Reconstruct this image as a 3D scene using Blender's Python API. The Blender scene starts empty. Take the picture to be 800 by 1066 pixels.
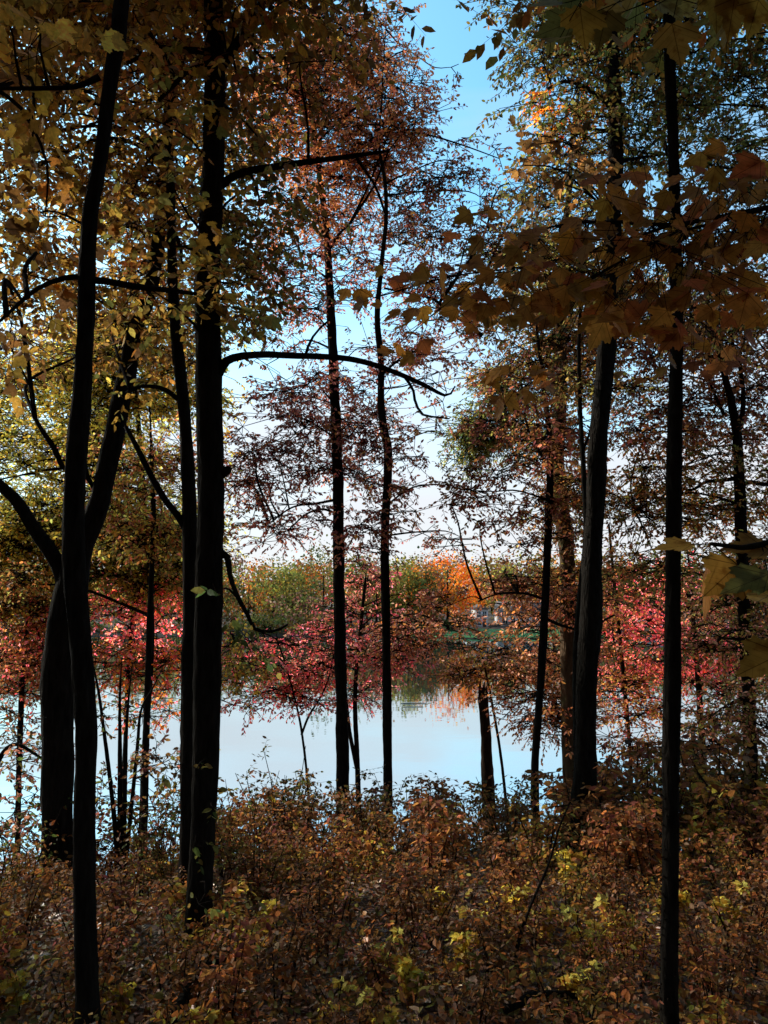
import bpy, math
import numpy as np
R = np.random.default_rng(11)
scene = bpy.context.scene
COL = scene.collection
PI = math.pi

# ------------------------------------------------------------------ camera
EYE = np.array([0.0, 0.0, 1.6]); F = 775.0; PITCH = math.radians(6.5)
cam_d = bpy.data.cameras.new('camera'); cam = bpy.data.objects.new('camera', cam_d); COL.objects.link(cam)
cam.location = EYE; cam.rotation_euler = (math.radians(90) + PITCH, 0, 0)
cam_d.sensor_fit = 'VERTICAL'; cam_d.sensor_height = 36; cam_d.lens = F / 1066 * 36
cam_d.clip_start = 0.05; cam_d.clip_end = 5000
scene.camera = cam

def P(px, py, d):
    """the point at world distance Y = d seen at a photograph pixel"""
    x = (px - 400) / F; v = (533 - py) / F
    c, s = math.cos(PITCH), math.sin(PITCH)
    k = d / (c - v * s)
    return np.array([x * k, d, EYE[2] + (s + v * c) * k])

# ------------------------------------------------------------------ terrain
WATER = -5.4
_ky = [-400, -80, -20, -6, 0, 4, 7.5, 9.5, 14, 19, 24, 128, 134, 138, 150, 175, 300, 420, 700, 2500]
_kz = [14, 9, 2.2, .5, 0, -.42, -.95, -1.5, -3.3, -5.4, -6.6, -8, -5.4, -4.75, -4.3, -3.4, -1.0, 0, 0, 0]
def ground(x, y):
    x = np.asarray(x, float); y = np.asarray(y, float)
    near = np.clip((-x - 1.2) * .45, 0, 3.0) * np.clip((y - 2.5) / 3, 0, 1) * np.clip((60 - y) / 30, 0, 1)
    far = (5 * np.sin(x / 41 + .6) + 3 * np.sin(x / 17)) * np.clip((y - 90) / 30, 0, 1)
    yy = y + near + far
    z = sum(np.interp(yy + o, _ky, _kz) for o in (-.8, -.4, 0, .4, .8)) / 5
    b = np.clip((40 - y) / 20, 0, 1)
    z = z + b * (.05 * np.sin(x * 1.9 + y) * np.sin(y * 1.3 - .5 * x) + .03 * np.sin(3.7 * x + 1) * np.sin(4.1 * y))
    return z
def gz(x, y): return float(ground(x, y))

# ------------------------------------------------------------------ materials
def new_mat(name):
    m = bpy.data.materials.new(name); m.use_nodes = True
    nt = m.node_tree; nt.nodes.clear()
    out = nt.nodes.new('ShaderNodeOutputMaterial')
    return m, nt, out
def N(nt, t, **kw):
    n = nt.nodes.new(t)
    for k, v in kw.items():
        if k in n.inputs: n.inputs[k].default_value = v
        else: setattr(n, k, v)
    return n
def ramp(nt, fac, stops):
    r = nt.nodes.new('ShaderNodeValToRGB'); e = r.color_ramp.elements
    while len(e) < len(stops): e.new(.5)
    for el, (p, c) in zip(e, stops): el.position = p; el.color = (*c, 1)
    nt.links.new(fac, r.inputs[0]); return r.outputs[0]

def leaf_material(name, trans=.5, rough=.5, spec=.12, noise=60, veins=False):
    m, nt, out = new_mat(name); L = nt.links
    a = N(nt, 'ShaderNodeAttribute', attribute_name='leaf_colour')
    tc = N(nt, 'ShaderNodeTexCoord')
    nz = N(nt, 'ShaderNodeTexNoise', Scale=float(noise), Detail=3.0); L.new(tc.outputs['Object'], nz.inputs['Vector'])
    mr = N(nt, 'ShaderNodeMapRange'); mr.inputs[1].default_value = .3; mr.inputs[2].default_value = .7
    mr.inputs[3].default_value = .72; mr.inputs[4].default_value = 1.25
    L.new(nz.outputs['Fac'], mr.inputs[0])
    mx = N(nt, 'ShaderNodeMix', data_type='RGBA', blend_type='MULTIPLY'); mx.inputs['Factor'].default_value = 1
    L.new(a.outputs['Color'], mx.inputs[6]); L.new(mr.outputs[0], mx.inputs[7])
    if veins:     # pale midrib and side veins, brown blotches
        lc = N(nt, 'ShaderNodeAttribute', attribute_name='leaf_co'); sx = N(nt, 'ShaderNodeSeparateXYZ'); L.new(lc.outputs['Vector'], sx.inputs[0])
        def M(op, *ins):
            n_ = N(nt, 'ShaderNodeMath', operation=op)
            for i_, v_ in enumerate(ins):
                if isinstance(v_, (int, float)): n_.inputs[i_].default_value = v_
                else: L.new(v_, n_.inputs[i_])
            return n_.outputs[0]
        ay = M('ABSOLUTE', sx.outputs[1]); ax_ = sx.outputs[0]
        rib = M('LESS_THAN', ay, .010)
        f_ = M('FRACT', M('MULTIPLY', M('SUBTRACT', ax_, M('MULTIPLY', ay, .75)), 6.5)); side = M('LESS_THAN', f_, .07)
        lobe = M('LESS_THAN', M('ABSOLUTE', M('SUBTRACT', M('MULTIPLY', ax_, 1.35), ay)), .016)
        vn = M('MAXIMUM', M('MAXIMUM', rib, M('MULTIPLY', side, .55)), lobe)
        m2 = N(nt, 'ShaderNodeMix', data_type='RGBA', blend_type='MULTIPLY'); L.new(vn, m2.inputs[0]); L.new(mx.outputs[2], m2.inputs[6]); m2.inputs[7].default_value = (.42, .36, .34, 1)
        nb = N(nt, 'ShaderNodeTexNoise', Scale=34.0, Detail=5.0); L.new(tc.outputs['Object'], nb.inputs['Vector'])
        rb = ramp(nt, nb.outputs['Fac'], [(.56, (0, 0, 0)), (.66, (1, 1, 1))])
        m3 = N(nt, 'ShaderNodeMix', data_type='RGBA', blend_type='MULTIPLY'); L.new(rb, m3.inputs[0]); L.new(m2.outputs[2], m3.inputs[6]); m3.inputs[7].default_value = (.62, .50, .42, 1)
        mx = m3
    p = N(nt, 'ShaderNodeBsdfPrincipled', Roughness=rough); p.inputs['Specular IOR Level'].default_value = spec
    t = N(nt, 'ShaderNodeBsdfTranslucent')
    L.new(mx.outputs[2], p.inputs['Base Color']); L.new(mx.outputs[2], t.inputs['Color'])
    ms = N(nt, 'ShaderNodeMixShader'); ms.inputs[0].default_value = trans
    L.new(p.outputs[0], ms.inputs[1]); L.new(t.outputs[0], ms.inputs[2]); L.new(ms.outputs[0], out.inputs[0])
    return m

def bark_material(name, c0, c1, scale=14.0, moss=None):
    m, nt, out = new_mat(name); L = nt.links
    tc = N(nt, 'ShaderNodeTexCoord'); mp = N(nt, 'ShaderNodeMapping'); mp.inputs['Scale'].default_value = (1, 1, .22)
    L.new(tc.outputs['Object'], mp.inputs[0])
    n1 = N(nt, 'ShaderNodeTexNoise', Scale=scale * 2, Detail=6.0, Roughness=.65); L.new(mp.outputs[0], n1.inputs['Vector'])
    v = N(nt, 'ShaderNodeTexVoronoi', Scale=scale * 2.2, feature='DISTANCE_TO_EDGE'); L.new(mp.outputs[0], v.inputs['Vector'])
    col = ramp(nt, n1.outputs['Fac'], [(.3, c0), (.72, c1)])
    if moss:
        n2 = N(nt, 'ShaderNodeTexNoise', Scale=3.0, Detail=4.0); L.new(tc.outputs['Object'], n2.inputs['Vector'])
        r2 = ramp(nt, n2.outputs['Fac'], [(.55, (0, 0, 0)), (.7, (1, 1, 1))])
        mx = N(nt, 'ShaderNodeMix', data_type='RGBA'); L.new(r2, mx.inputs[0]); L.new(col, mx.inputs[6]); mx.inputs[7].default_value = (*moss, 1)
        col = mx.outputs[2]
    p = N(nt, 'ShaderNodeBsdfPrincipled', Roughness=.9); p.inputs['Specular IOR Level'].default_value = .02
    L.new(col, p.inputs['Base Color'])
    ad = N(nt, 'ShaderNodeMath', operation='ADD'); L.new(n1.outputs['Fac'], ad.inputs[0]); L.new(v.outputs['Distance'], ad.inputs[1])
    b = N(nt, 'ShaderNodeBump', Strength=.9, Distance=.02); L.new(ad.outputs[0], b.inputs['Height']); L.new(b.outputs[0], p.inputs['Normal'])
    L.new(p.outputs[0], out.inputs[0]); return m

M_LEAF = leaf_material('leaf', trans=.58)
M_MAPLE = leaf_material('maple_leaf', trans=.58, noise=30, veins=True)
M_FAR = leaf_material('far_leaf', trans=.4, spec=.02, noise=2)
M_LITTER = leaf_material('dry_leaf', trans=.2, rough=.45, spec=.5)
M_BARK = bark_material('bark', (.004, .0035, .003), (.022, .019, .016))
M_BARK2 = bark_material('mottled_bark', (.05, .035, .022), (.16, .11, .07), 9.0, (.10, .10, .05))
M_BARK3 = bark_material('weathered_bark', (.012, .008, .006), (.05, .034, .024), 12.0)
M_TWIG = bark_material('twig_bark', (.008, .006, .005), (.02, .015, .012), 30.0)

# ------------------------------------------------------------------ mesh helpers
def link(name, verts, faces_flat, sizes, mats, cols=None, parent=None, loc=None, smooth=False, lco=None):
    me = bpy.data.meshes.new(name)
    verts = np.asarray(verts, np.float32)
    if loc is not None: verts = verts - np.asarray(loc, np.float32)
    nv = len(verts); nl = len(faces_flat); nf = len(sizes)
    me.vertices.add(nv); me.vertices.foreach_set('co', verts.ravel())
    me.loops.add(nl); me.loops.foreach_set('vertex_index', np.asarray(faces_flat, np.int32))
    me.polygons.add(nf)
    st = np.zeros(nf, np.int32); st[1:] = np.cumsum(sizes)[:-1]
    me.polygons.foreach_set('loop_start', st); me.polygons.foreach_set('loop_total', np.asarray(sizes, np.int32))
    if smooth: me.polygons.foreach_set('use_smooth', np.ones(nf, bool))
    me.update(calc_edges=True)
    if cols is not None:
        at = me.attributes.new('leaf_colour', 'FLOAT_COLOR', 'POINT')
        c = np.ones((nv, 4), np.float32); c[:, :3] = cols
        at.data.foreach_set('color', c.ravel())
    if lco is not None:
        me.attributes.new('leaf_co', 'FLOAT_VECTOR', 'POINT').data.foreach_set('vector', np.asarray(lco, np.float32).ravel())
    for m in (mats if isinstance(mats, (list, tuple)) else [mats]): me.materials.append(m)
    o = bpy.data.objects.new(name, me); COL.objects.link(o)
    if parent is not None: o.parent = parent
    return o

def tag(o, label, cat=None, group=None, kind=None):
    if label: o['label'] = label
    if cat: o['category'] = cat
    if group: o['group'] = group
    if kind: o['kind'] = kind
    return o
def empty(name, loc, label, cat, group=None):
    o = bpy.data.objects.new(name, None); COL.objects.link(o); o.location = loc; o.empty_display_size = .2
    return tag(o, label, cat, group)

class Tubes:
    def __init__(s): s.v = []; s.f = []; s.n = []; s.off = 0
    def add(s, V, Fl, Nn):
        s.v.append(V); s.f.append(np.asarray(Fl, np.int64) + s.off); s.n.append(np.asarray(Nn)); s.off += len(V)
    def tube(s, pts, rad, sides=6, rough=0.0, step=None, flare=0):
        pts = np.asarray(pts, float); rad = np.asarray(rad, float)
        seg = np.r_[0, np.cumsum(np.linalg.norm(np.diff(pts, axis=0), axis=1))]
        if step:   # smooth resample (Catmull-Rom)
            n = max(4, int(seg[-1] / step)); t = np.linspace(0, seg[-1], n)
            pe = np.vstack([2 * pts[0] - pts[1], pts, 2 * pts[-1] - pts[-2]])
            i = np.clip(np.searchsorted(seg, t, 'right') - 1, 0, len(pts) - 2)
            u = ((t - seg[i]) / np.maximum(seg[i + 1] - seg[i], 1e-6))[:, None]
            p0, p1, p2, p3 = pe[i], pe[i + 1], pe[i + 2], pe[i + 3]
            q = .5 * (2 * p1 + (p2 - p0) * u + (2 * p0 - 5 * p1 + 4 * p2 - p3) * u ** 2 + (3 * p1 - p0 - 3 * p2 + p3) * u ** 3)
            rad = np.interp(t, seg, rad); pts = q; seg = t
        n = len(pts)
        T = np.gradient(pts, axis=0); T /= np.linalg.norm(T, axis=1)[:, None] + 1e-9
        ref = np.array([0, 1, 0.]) if abs(T[0][1]) < .8 else np.array([1, 0, 0.])
        U = np.cross(T, ref); U /= np.linalg.norm(U, axis=1)[:, None] + 1e-9
        W = np.cross(T, U)
        a = np.linspace(0, 2 * PI, sides, endpoint=False)
        r = np.repeat(rad[:, None], sides, 1)
        if flare: r = r * (1 + flare * np.exp(-(seg - seg[0]) / .22))[:, None]
        if rough:
            g = np.zeros_like(r)
            for k in range(5):
                m = R.integers(1, 6); w = R.uniform(2, 14) / 1.0
                g += np.sin(m * a[None, :] + w * seg[:, None] + R.uniform(0, 6)) * R.uniform(.3, 1)
            for k in range(2):
                g[:, :] += (np.sin(R.uniform(1, 4) * seg + R.uniform(0, 6)) * .9)[:, None]
            g += R.normal(0, .8, r.shape)
            r = r * (1 + rough * g / 2.2)
        V = pts[:, None, :] + r[:, :, None] * (np.cos(a)[None, :, None] * U[:, None, :] + np.sin(a)[None, :, None] * W[:, None, :])
        i = np.arange(n - 1)[:, None] * sides; j = np.arange(sides)[None, :]; j2 = (j + 1) % sides
        Q = np.stack([i + j, i + j2, i + sides + j2, i + sides + j], -1).reshape(-1, 4)
        Fl = list(Q.ravel()); Nn = [4] * len(Q)
        Fl += list(range(sides))[::-1]; Nn.append(sides)
        Fl += list(range((n - 1) * sides, n * sides)); Nn.append(sides)
        s.add(V.reshape(-1, 3), Fl, Nn)
        return pts
    def twigs(s, A, B, r0, r1):
        """many straight three-sided twigs at once, A -> B"""
        n = len(A)
        if n == 0: return
        T = B - A; T = T / (np.linalg.norm(T, axis=1)[:, None] + 1e-9)
        U = np.cross(T, np.array([.31, .2, .93])); U /= np.linalg.norm(U, axis=1)[:, None] + 1e-9
        W = np.cross(T, U)
        a = np.array([0, 2.094, 4.189])
        D = np.cos(a)[None, :, None] * U[:, None, :] + np.sin(a)[None, :, None] * W[:, None, :]
        V = np.concatenate([A[:, None] + D * np.reshape(r0, (-1, 1, 1)), B[:, None] + D * np.reshape(r1, (-1, 1, 1))], 1).reshape(-1, 3)
        q = np.array([0, 1, 4, 3, 1, 2, 5, 4, 2, 0, 3, 5])
        Fl = (np.arange(n)[:, None] * 6 + q[None]).ravel()
        s.add(V, Fl, np.full(n * 3, 4))
    def box(s, c, h, rotz=0):
        c = np.asarray(c, float); h = np.asarray(h, float)
        V = np.array([[x, y, z] for x in (-1, 1) for y in (-1, 1) for z in (-1, 1)], float) * h
        cs, sn = math.cos(rotz), math.sin(rotz)
        V = np.stack([V[:, 0] * cs - V[:, 1] * sn, V[:, 0] * sn + V[:, 1] * cs, V[:, 2]], 1) + c
        s.add(V, [0, 1, 3, 2, 4, 6, 7, 5, 0, 4, 5, 1, 2, 3, 7, 6, 0, 2, 6, 4, 1, 5, 7, 3], [4] * 6)
    def build(s, name, mat, parent=None, loc=None, smooth=True):
        return link(name, np.concatenate(s.v), np.concatenate(s.f), np.concatenate(s.n), mat, None, parent, loc, smooth)

# leaf outlines in (along axis, across): halves share the midrib
OVAL = [(0, 0), (.28, .24), (.66, .22), (1, 0)]
LANCE = [(0, 0), (.3, .15), (.65, .14), (1, 0)]
MAPLE = [(0, 0), (-.05, .13), (.05, .22), (.03, .38), (.12, .36), (.17, .42), (.23, .56), (.30, .50), (.37, .53), (.50, .55), (.49, .45), (.56, .40), (.50, .31), (.52, .23), (.62, .27), (.67, .22), (.75, .22), (.80, .12), (.88, .08), (1.0, 0)]
class Leaves:
    def __init__(s): s.v = []; s.f = []; s.n = []; s.c = []; s.u = []; s.off = 0
    def add(s, pos, axis, nrm, size, col, shape=OVAL, width=1.0, fold=.18, stalk=0.0):
        n = len(pos)
        if n == 0: return
        axis = axis / (np.linalg.norm(axis, axis=1)[:, None] + 1e-9)
        side = np.cross(nrm, axis); side /= np.linalg.norm(side, axis=1)[:, None] + 1e-9
        up = np.cross(axis, side)
        sh = np.array(shape); k = len(sh)
        size = np.broadcast_to(np.asarray(size, float).reshape(-1, 1), (n, 1))
        half = sh[1:-1]
        tip = [0, k - 1]
        curl = R.uniform(-.25, .12, (n, 1))
        def pt(x, y):
            return (axis * x + side * (y * width) + up * (abs(y) * fold + curl * x * x)) * size
        base = pos + axis * stalk * size
        V = [base + pt(sh[0][0], 0), base + pt(1.0, 0)]
        for (x, y) in half: V.append(base + pt(x, y))
        for (x, y) in half: V.append(base + pt(x, -y))
        V = np.stack(V, 1); m = k - 2; nv = 2 + 2 * m
        s.u.append(np.tile(np.array([(0, 0, 0), (1, 0, 0)] + [(x, y, 0) for x, y in half] + [(x, -y, 0) for x, y in half], np.float32), (n, 1)))
        fa = [0] + [2 + m + i for i in range(m)] + [1]
        fb = [0, 1] + [2 + i for i in range(m)][::-1]
        idx = np.array(fa + fb)
        s.v.append(V.reshape(-1, 3)); s.f.append((np.arange(n)[:, None] * nv + idx[None]).ravel() + s.off)
        s.n.append(np.full(2 * n, k)); s.c.append(np.repeat(col, nv, 0)); s.off += n * nv
    def build(s, name, mat=None, parent=None, loc=None):
        return link(name, np.concatenate(s.v), np.concatenate(s.f), np.concatenate(s.n), mat or M_LEAF, np.concatenate(s.c), parent, loc, False, np.concatenate(s.u) if mat is M_MAPLE else None)
    def count(s): return sum(len(x) for x in s.n) // 2

PAL = {  # base colours of the leaves themselves (linear)
    'gold':   [(.38, .22, .04), (.30, .17, .03), (.44, .28, .05), (.20, .12, .025), (.36, .16, .03)],
    'brown':  [(.20, .10, .03), (.15, .075, .025), (.26, .12, .035), (.11, .06, .025)],
    'rust':   [(.38, .13, .035), (.30, .10, .03), (.44, .18, .05), (.24, .09, .04)],
    'redbrown': [(.36, .11, .06), (.28, .08, .045), (.44, .15, .08), (.20, .06, .045), (.40, .17, .05)],
    'maroon': [(.20, .06, .055), (.15, .045, .04), (.26, .085, .06), (.22, .10, .05)],
    'red':    [(.84, .15, .17), (.76, .10, .13), (.90, .27, .27), (.84, .24, .15), (.66, .08, .10), (.84, .20, .25), (.85, .33, .16)],
    'yg':     [(.52, .45, .08), (.42, .40, .08), (.58, .44, .07), (.34, .33, .07), (.48, .30, .05)],
    'olive':  [(.20, .19, .05), (.15, .15, .04), (.26, .22, .05), (.24, .16, .04)],
    'darkgreen': [(.06, .10, .03), (.09, .12, .03), (.13, .13, .035), (.17, .12, .03)],
    'yellow': [(.62, .46, .06), (.52, .38, .05), (.48, .42, .08), (.6, .36, .05)],
    'orange': [(.75, .17, .02), (.80, .25, .025), (.66, .11, .02), (.8, .34, .04)],
    'nearmaple': [(.36, .16, .03), (.30, .125, .025), (.40, .19, .03), (.36, .11, .03), (.25, .12, .025)],
    'litter': [(.16, .085, .05), (.22, .12, .07), (.12, .06, .04), (.26, .16, .10), (.18, .075, .04), (.30, .2, .13)],
    'pinkbrown': [(.42, .20, .13), (.34, .14, .09), (.48, .26, .16), (.30, .10, .06)],
}
def colours(pal, n, bright=1.0):
    if isinstance(pal, (list, tuple)):
        ch = R.integers(0, len(pal), n); out = np.zeros((n, 3))
        for i, p in enumerate(pal):
            k = ch == i; out[k] = colours(p, int(k.sum()))
        return out * bright
    p = np.array(PAL[pal]); c = p[R.integers(0, len(p), n)]
    return np.clip(c * bright * R.uniform(.72, 1.3, (n, 1)) * R.uniform(.92, 1.08, (n, 3)), .004, .92)

def unit(v): return v / (np.linalg.norm(v, axis=-1, keepdims=True) + 1e-9)

def sprays(lv, tw, base, direc, length, nper, lsize, pal, bright, shape=OVAL, width=1.0, droop=.3, tr=.0022):
    """leafy twigs: base (n,3), direc (n,3); leaves alternate along each twig"""
    n = len(base)
    if n == 0: return
    direc = unit(direc)
    end = base + direc * length[:, None] + np.array([0, 0, -1]) * (length * droop * .35)[:, None]
    tw.twigs(base, end, np.full(n, tr), np.full(n, tr * .5))
    t = (np.arange(nper) + .6) / nper
    pos = base[:, None] + (end - base)[:, None] * t[None, :, None]
    D = np.repeat(direc[:, None], nper, 1)
    S = unit(np.cross(D, np.array([0, 0, 1.])))
    sgn = np.where(np.arange(nper) % 2 == 0, 1, -1)[None, :, None]
    ax = S * sgn * .8 + D * R.uniform(.2, .9, (n, nper, 1)) + np.array([0, 0, -1]) * R.uniform(-.1, droop * 2.2, (n, nper, 1)) + R.normal(0, .25, (n, nper, 3))
    nm = np.array([0, 0, 1.]) + R.normal(0, .75, (n, nper, 3))
    sz = lsize * R.uniform(.6, 1.25, n * nper)
    br = np.repeat(bright, nper)[:, None]
    c = colours(pal, n * nper) * br
    lv.add(pos.reshape(-1, 3), ax.reshape(-1, 3), nm.reshape(-1, 3), sz, c, shape, width, stalk=.12)

TAU = 2.1
class Tree:
    def __init__(s, name, label, cat='tree', group=None, d=10, bark=None, base_px=None):
        s.name, s.label, s.cat, s.group, s.d = name, label, cat, group, d
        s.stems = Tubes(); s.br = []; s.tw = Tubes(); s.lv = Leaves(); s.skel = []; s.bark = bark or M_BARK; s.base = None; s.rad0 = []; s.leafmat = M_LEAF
    def stem(s, path, to_ground=True, rough=.07, sides=14, top=None, d=None):
        """path: (px, py, width in px[, depth]) from the bottom up; top: extra height in metres beyond the last point"""
        d = d or s.d
        pts = [P(p[0], p[1], p[3] if len(p) > 3 else d) for p in path]
        rad = [p[2] * (p[3] if len(p) > 3 else d) / F / 2 for p in path]
        if to_ground:
            b = pts[0].copy(); b[2] = gz(b[0], b[1]) - .08
            if pts[0][2] - b[2] > .12: pts.insert(0, b); rad.insert(0, rad[0] * 1.12)
            if s.base is None: s.base = np.array([b[0], b[1], b[2] + .08])
        if top:
            dirv = unit(pts[-1] - pts[-2]); n = 4
            for k in range(1, n + 1):
                dirv = unit(dirv + R.normal(0, .05, 3) + np.array([0, 0, .08]))
                pts.append(pts[-1] + dirv * top / n); rad.append(max(.008, rad[-1] * .74))
        mr = max(rad)
        q = s.stems.tube(pts, rad, sides, rough, step=max(.03, min(.12, mr * .9)), flare=.35 if to_ground else 0)
        s.skel.append(q[::3]); s.rad0.append((rad[0], rad[-1]))
        return s
    def branch(s, path, d=None, part=True):
        d = d or s.d
        pts = [P(p[0], p[1], p[3] if len(p) > 3 else d) for p in path]
        rad = [max(.003, p[2] * d / F / 2) for p in path]
        t = Tubes(); q = t.tube(pts, rad, 8, .06, step=.05); s.br.append(t); s.skel.append(q[::2]); return s
    def clump(s, px, py, rx, ry, tau, pal, leaf=.08, d=None, shape=OVAL, width=1.0, limb=True, bright=1.0, nper=8, droop=.5, flat=1.0):
        d = d or s.d
        c = P(px, py, d); k = d / F
        r = np.array([rx * k, (rx + ry) / 2 * k * flat, ry * k])
        lpx = leaf / k
        nl = TAU * tau * PI * rx * ry / (.26 * width * lpx * lpx)
        ns = max(2, int(nl / nper))
        nsub = max(2, int(ns / 7))
        u = unit(R.normal(0, 1, (nsub, 3))) * R.uniform(.15, 1, (nsub, 1)) ** .45
        sub = c + u * r
        own = R.integers(0, nsub, ns)
        sp = np.maximum(r * .40, leaf * 1.3)
        base = sub[own] + R.normal(0, 1, (ns, 3)) * sp * np.array([1, 1, .8])
        out = unit(base - c) * .8 + R.normal(0, .6, (ns, 3)) * np.array([1, 1, .75])
        length = leaf * nper * .42 * R.uniform(.7, 1.3, ns)
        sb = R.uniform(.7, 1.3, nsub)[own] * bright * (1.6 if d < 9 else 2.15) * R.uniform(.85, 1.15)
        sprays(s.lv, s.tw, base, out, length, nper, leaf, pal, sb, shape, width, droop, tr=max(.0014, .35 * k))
        A = sub[own]; s.tw.twigs(A, base, np.full(ns, max(.002, .4 * k)), np.full(ns, max(.0015, .35 * k)))
        if limb and s.skel:
            sk = np.concatenate(s.skel)
            w = np.linalg.norm((sk - c) * np.array([1, 1, .8]), axis=1) + np.where(sk[:, 2] > c[2], .6, 0) * (sk[:, 2] - c[2])
            a = sk[int(np.argmin(w))]
            dist = np.linalg.norm(c - a)
            m1 = a + (c - a) * .35 + np.array([0, 0, .10 * dist]) + R.normal(0, .05 * dist, 3); m2 = a + (c - a) * .7 + np.array([0, 0, .10 * dist]) + R.normal(0, .05 * dist, 3)
            r0 = min(.035, .005 + .010 * dist)
            s.tw.tube([a, m1, m2, c], [r0, r0 * .75, r0 * .55, r0 * .35], 6, .05, step=max(.08, dist / 14))
        s.tw.twigs(np.repeat(c[None], nsub, 0), sub, np.full(nsub, max(.004, .55 * k)), np.full(nsub, max(.0025, .4 * k)))
        return s
    def fill(s, box, n, rr, tau, pal, depth=(0, 0), **kw):
        x0, y0, x1, y1 = box
        nx = max(1, int(round(math.sqrt(n * (x1 - x0) / max(1, (y1 - y0)))))); ny = max(1, int(round(n / nx)))
        for i in range(nx):
            for j in range(ny):
                px = x0 + (i + R.uniform(.15, .85)) / nx * (x1 - x0); py = y0 + (j + R.uniform(.15, .85)) / ny * (y1 - y0)
                r = R.uniform(*rr) * 1.2
                s.clump(px, py, r * R.uniform(1, 1.4), r * R.uniform(.55, .9), tau * R.uniform(.6, 1.4), pal, d=(kw.get('d') or s.d) + R.uniform(*depth),
                        bright=R.uniform(.75, 1.25), **{k: v for k, v in kw.items() if k != 'd'})
        return s
    def fuzz(s, k, n, ln, lo=0, hi=1):
        """hairy climbing-vine rootlets on stem k"""
        q = s.skel[k]; t = R.uniform(lo, hi, n) * (len(q) - 1.01); i = t.astype(int); c = q[i] + (q[i + 1] - q[i]) * (t - i)[:, None]
        rd = s.rad0[k][0] + (s.rad0[k][1] - s.rad0[k][0]) * (t / (len(q) - 1))
        a = R.uniform(0, 2 * PI, n); D = np.stack([np.cos(a), np.sin(a), R.normal(.1, .5, n)], 1)
        A = c + D * (rd * .85)[:, None] * np.array([1, 1, 0]); s.tw.twigs(A, A + D * R.uniform(.3, 1, (n, 1)) * ln, np.full(n, .004), np.full(n, .0015)); return s
    def done(s):
        if s.base is None: s.base = np.array([0, 0, 0.])
        e = empty(s.name, s.base, s.label, s.cat, s.group)
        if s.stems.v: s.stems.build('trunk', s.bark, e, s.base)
        for b in s.br: b.build('branch', s.bark, e, s.base)
        if s.tw.v: s.tw.build('twigs', M_TWIG, e, s.base)
        if s.lv.v: s.lv.build('crown', s.leafmat, e, s.base)
        return e

# ------------------------------------------------------------------ sky, sun, exposure
SUN_AZ, SUN_EL = math.radians(-58), math.radians(30)     # azimuth clockwise from the view direction (+Y)
w = bpy.data.worlds.new('World'); scene.world = w; w.use_nodes = True
nt = w.node_tree; nt.nodes.clear()
wo = nt.nodes.new('ShaderNodeOutputWorld'); bg = nt.nodes.new('ShaderNodeBackground')
sky = nt.nodes.new('ShaderNodeTexSky'); sky.sky_type = 'NISHITA'; sky.sun_disc = False
sky.sun_elevation = SUN_EL; sky.sun_rotation = SUN_AZ; sky.air_density = 1.0; sky.dust_density = 1.2; sky.ozone_density = 1.4
tc = nt.nodes.new('ShaderNodeTexCoord'); sx = nt.nodes.new('ShaderNodeSeparateXYZ'); nt.links.new(tc.outputs['Generated'], sx.inputs[0])
tint = nt.nodes.new('ShaderNodeMix'); tint.data_type = 'RGBA'; tint.blend_type = 'MULTIPLY'; tint.inputs[0].default_value = 1
tint.inputs[7].default_value = (.60, 1.0, .98, 1); nt.links.new(sky.outputs[0], tint.inputs[6])
cn = nt.nodes.new('ShaderNodeTexNoise'); cn.inputs['Scale'].default_value = 3.5; cn.inputs['Detail'].default_value = 5
cm = nt.nodes.new('ShaderNodeMapping'); cm.inputs['Scale'].default_value = (1, 1, 3.5)
nt.links.new(tc.outputs['Generated'], cm.inputs[0]); nt.links.new(cm.outputs[0], cn.inputs['Vector'])
ca = nt.nodes.new('ShaderNodeMath'); ca.operation = 'MULTIPLY_ADD'; ca.inputs[1].default_value = -.62
nt.links.new(cn.outputs['Fac'], ca.inputs[0]); cb = nt.nodes.new('ShaderNodeMath'); cb.inputs[1].default_value = .25; nt.links.new(sx.outputs[2], cb.inputs[0]); nt.links.new(cb.outputs[0], ca.inputs[2])
rp = nt.nodes.new('ShaderNodeValToRGB'); e = rp.color_ramp.elements        # high thin haze thickening towards the horizon
e[0].position = 0; e[0].color = (.95, .95, .95, 1); e[1].position = .50; e[1].color = (.0, .0, .0, 1)
k_ = e.new(.12); k_.color = (.85, .85, .85, 1); k_ = e.new(.28); k_.color = (.32, .32, .32, 1)
nt.links.new(ca.outputs[0], rp.inputs[0])
hz = nt.nodes.new('ShaderNodeMix'); hz.data_type = 'RGBA'; nt.links.new(rp.outputs[0], hz.inputs[0]); nt.links.new(tint.outputs[2], hz.inputs[6])
hz.inputs[7].default_value = (2.5, 2.48, 2.62, 1)
nt.links.new(hz.outputs[2], bg.inputs[0]); bg.inputs[1].default_value = 0.15
nt.links.new(bg.outputs[0], wo.inputs[0])
sd = bpy.data.lights.new('sun', 'SUN'); so = bpy.data.objects.new('sun', sd); COL.objects.link(so)
sd.energy = 2.7; sd.angle = math.radians(2.5); sd.color = (1, .90, .78)
so.rotation_euler = (PI / 2 - SUN_EL, 0, -SUN_AZ + PI)
so.location = (0, 0, 60)
vs = scene.view_settings; scene.display_settings.display_device = 'sRGB'
vs.view_transform = 'Standard'; vs.look = 'None'; vs.exposure = 1.25; vs.gamma = 1; vs.use_curve_mapping = False
cy = scene.cycles
cy.max_bounces = 8; cy.diffuse_bounces = 3; cy.glossy_bounces = 3; cy.transmission_bounces = 4; cy.transparent_max_bounces = 4
cy.caustics_reflective = False; cy.caustics_refractive = False

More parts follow.
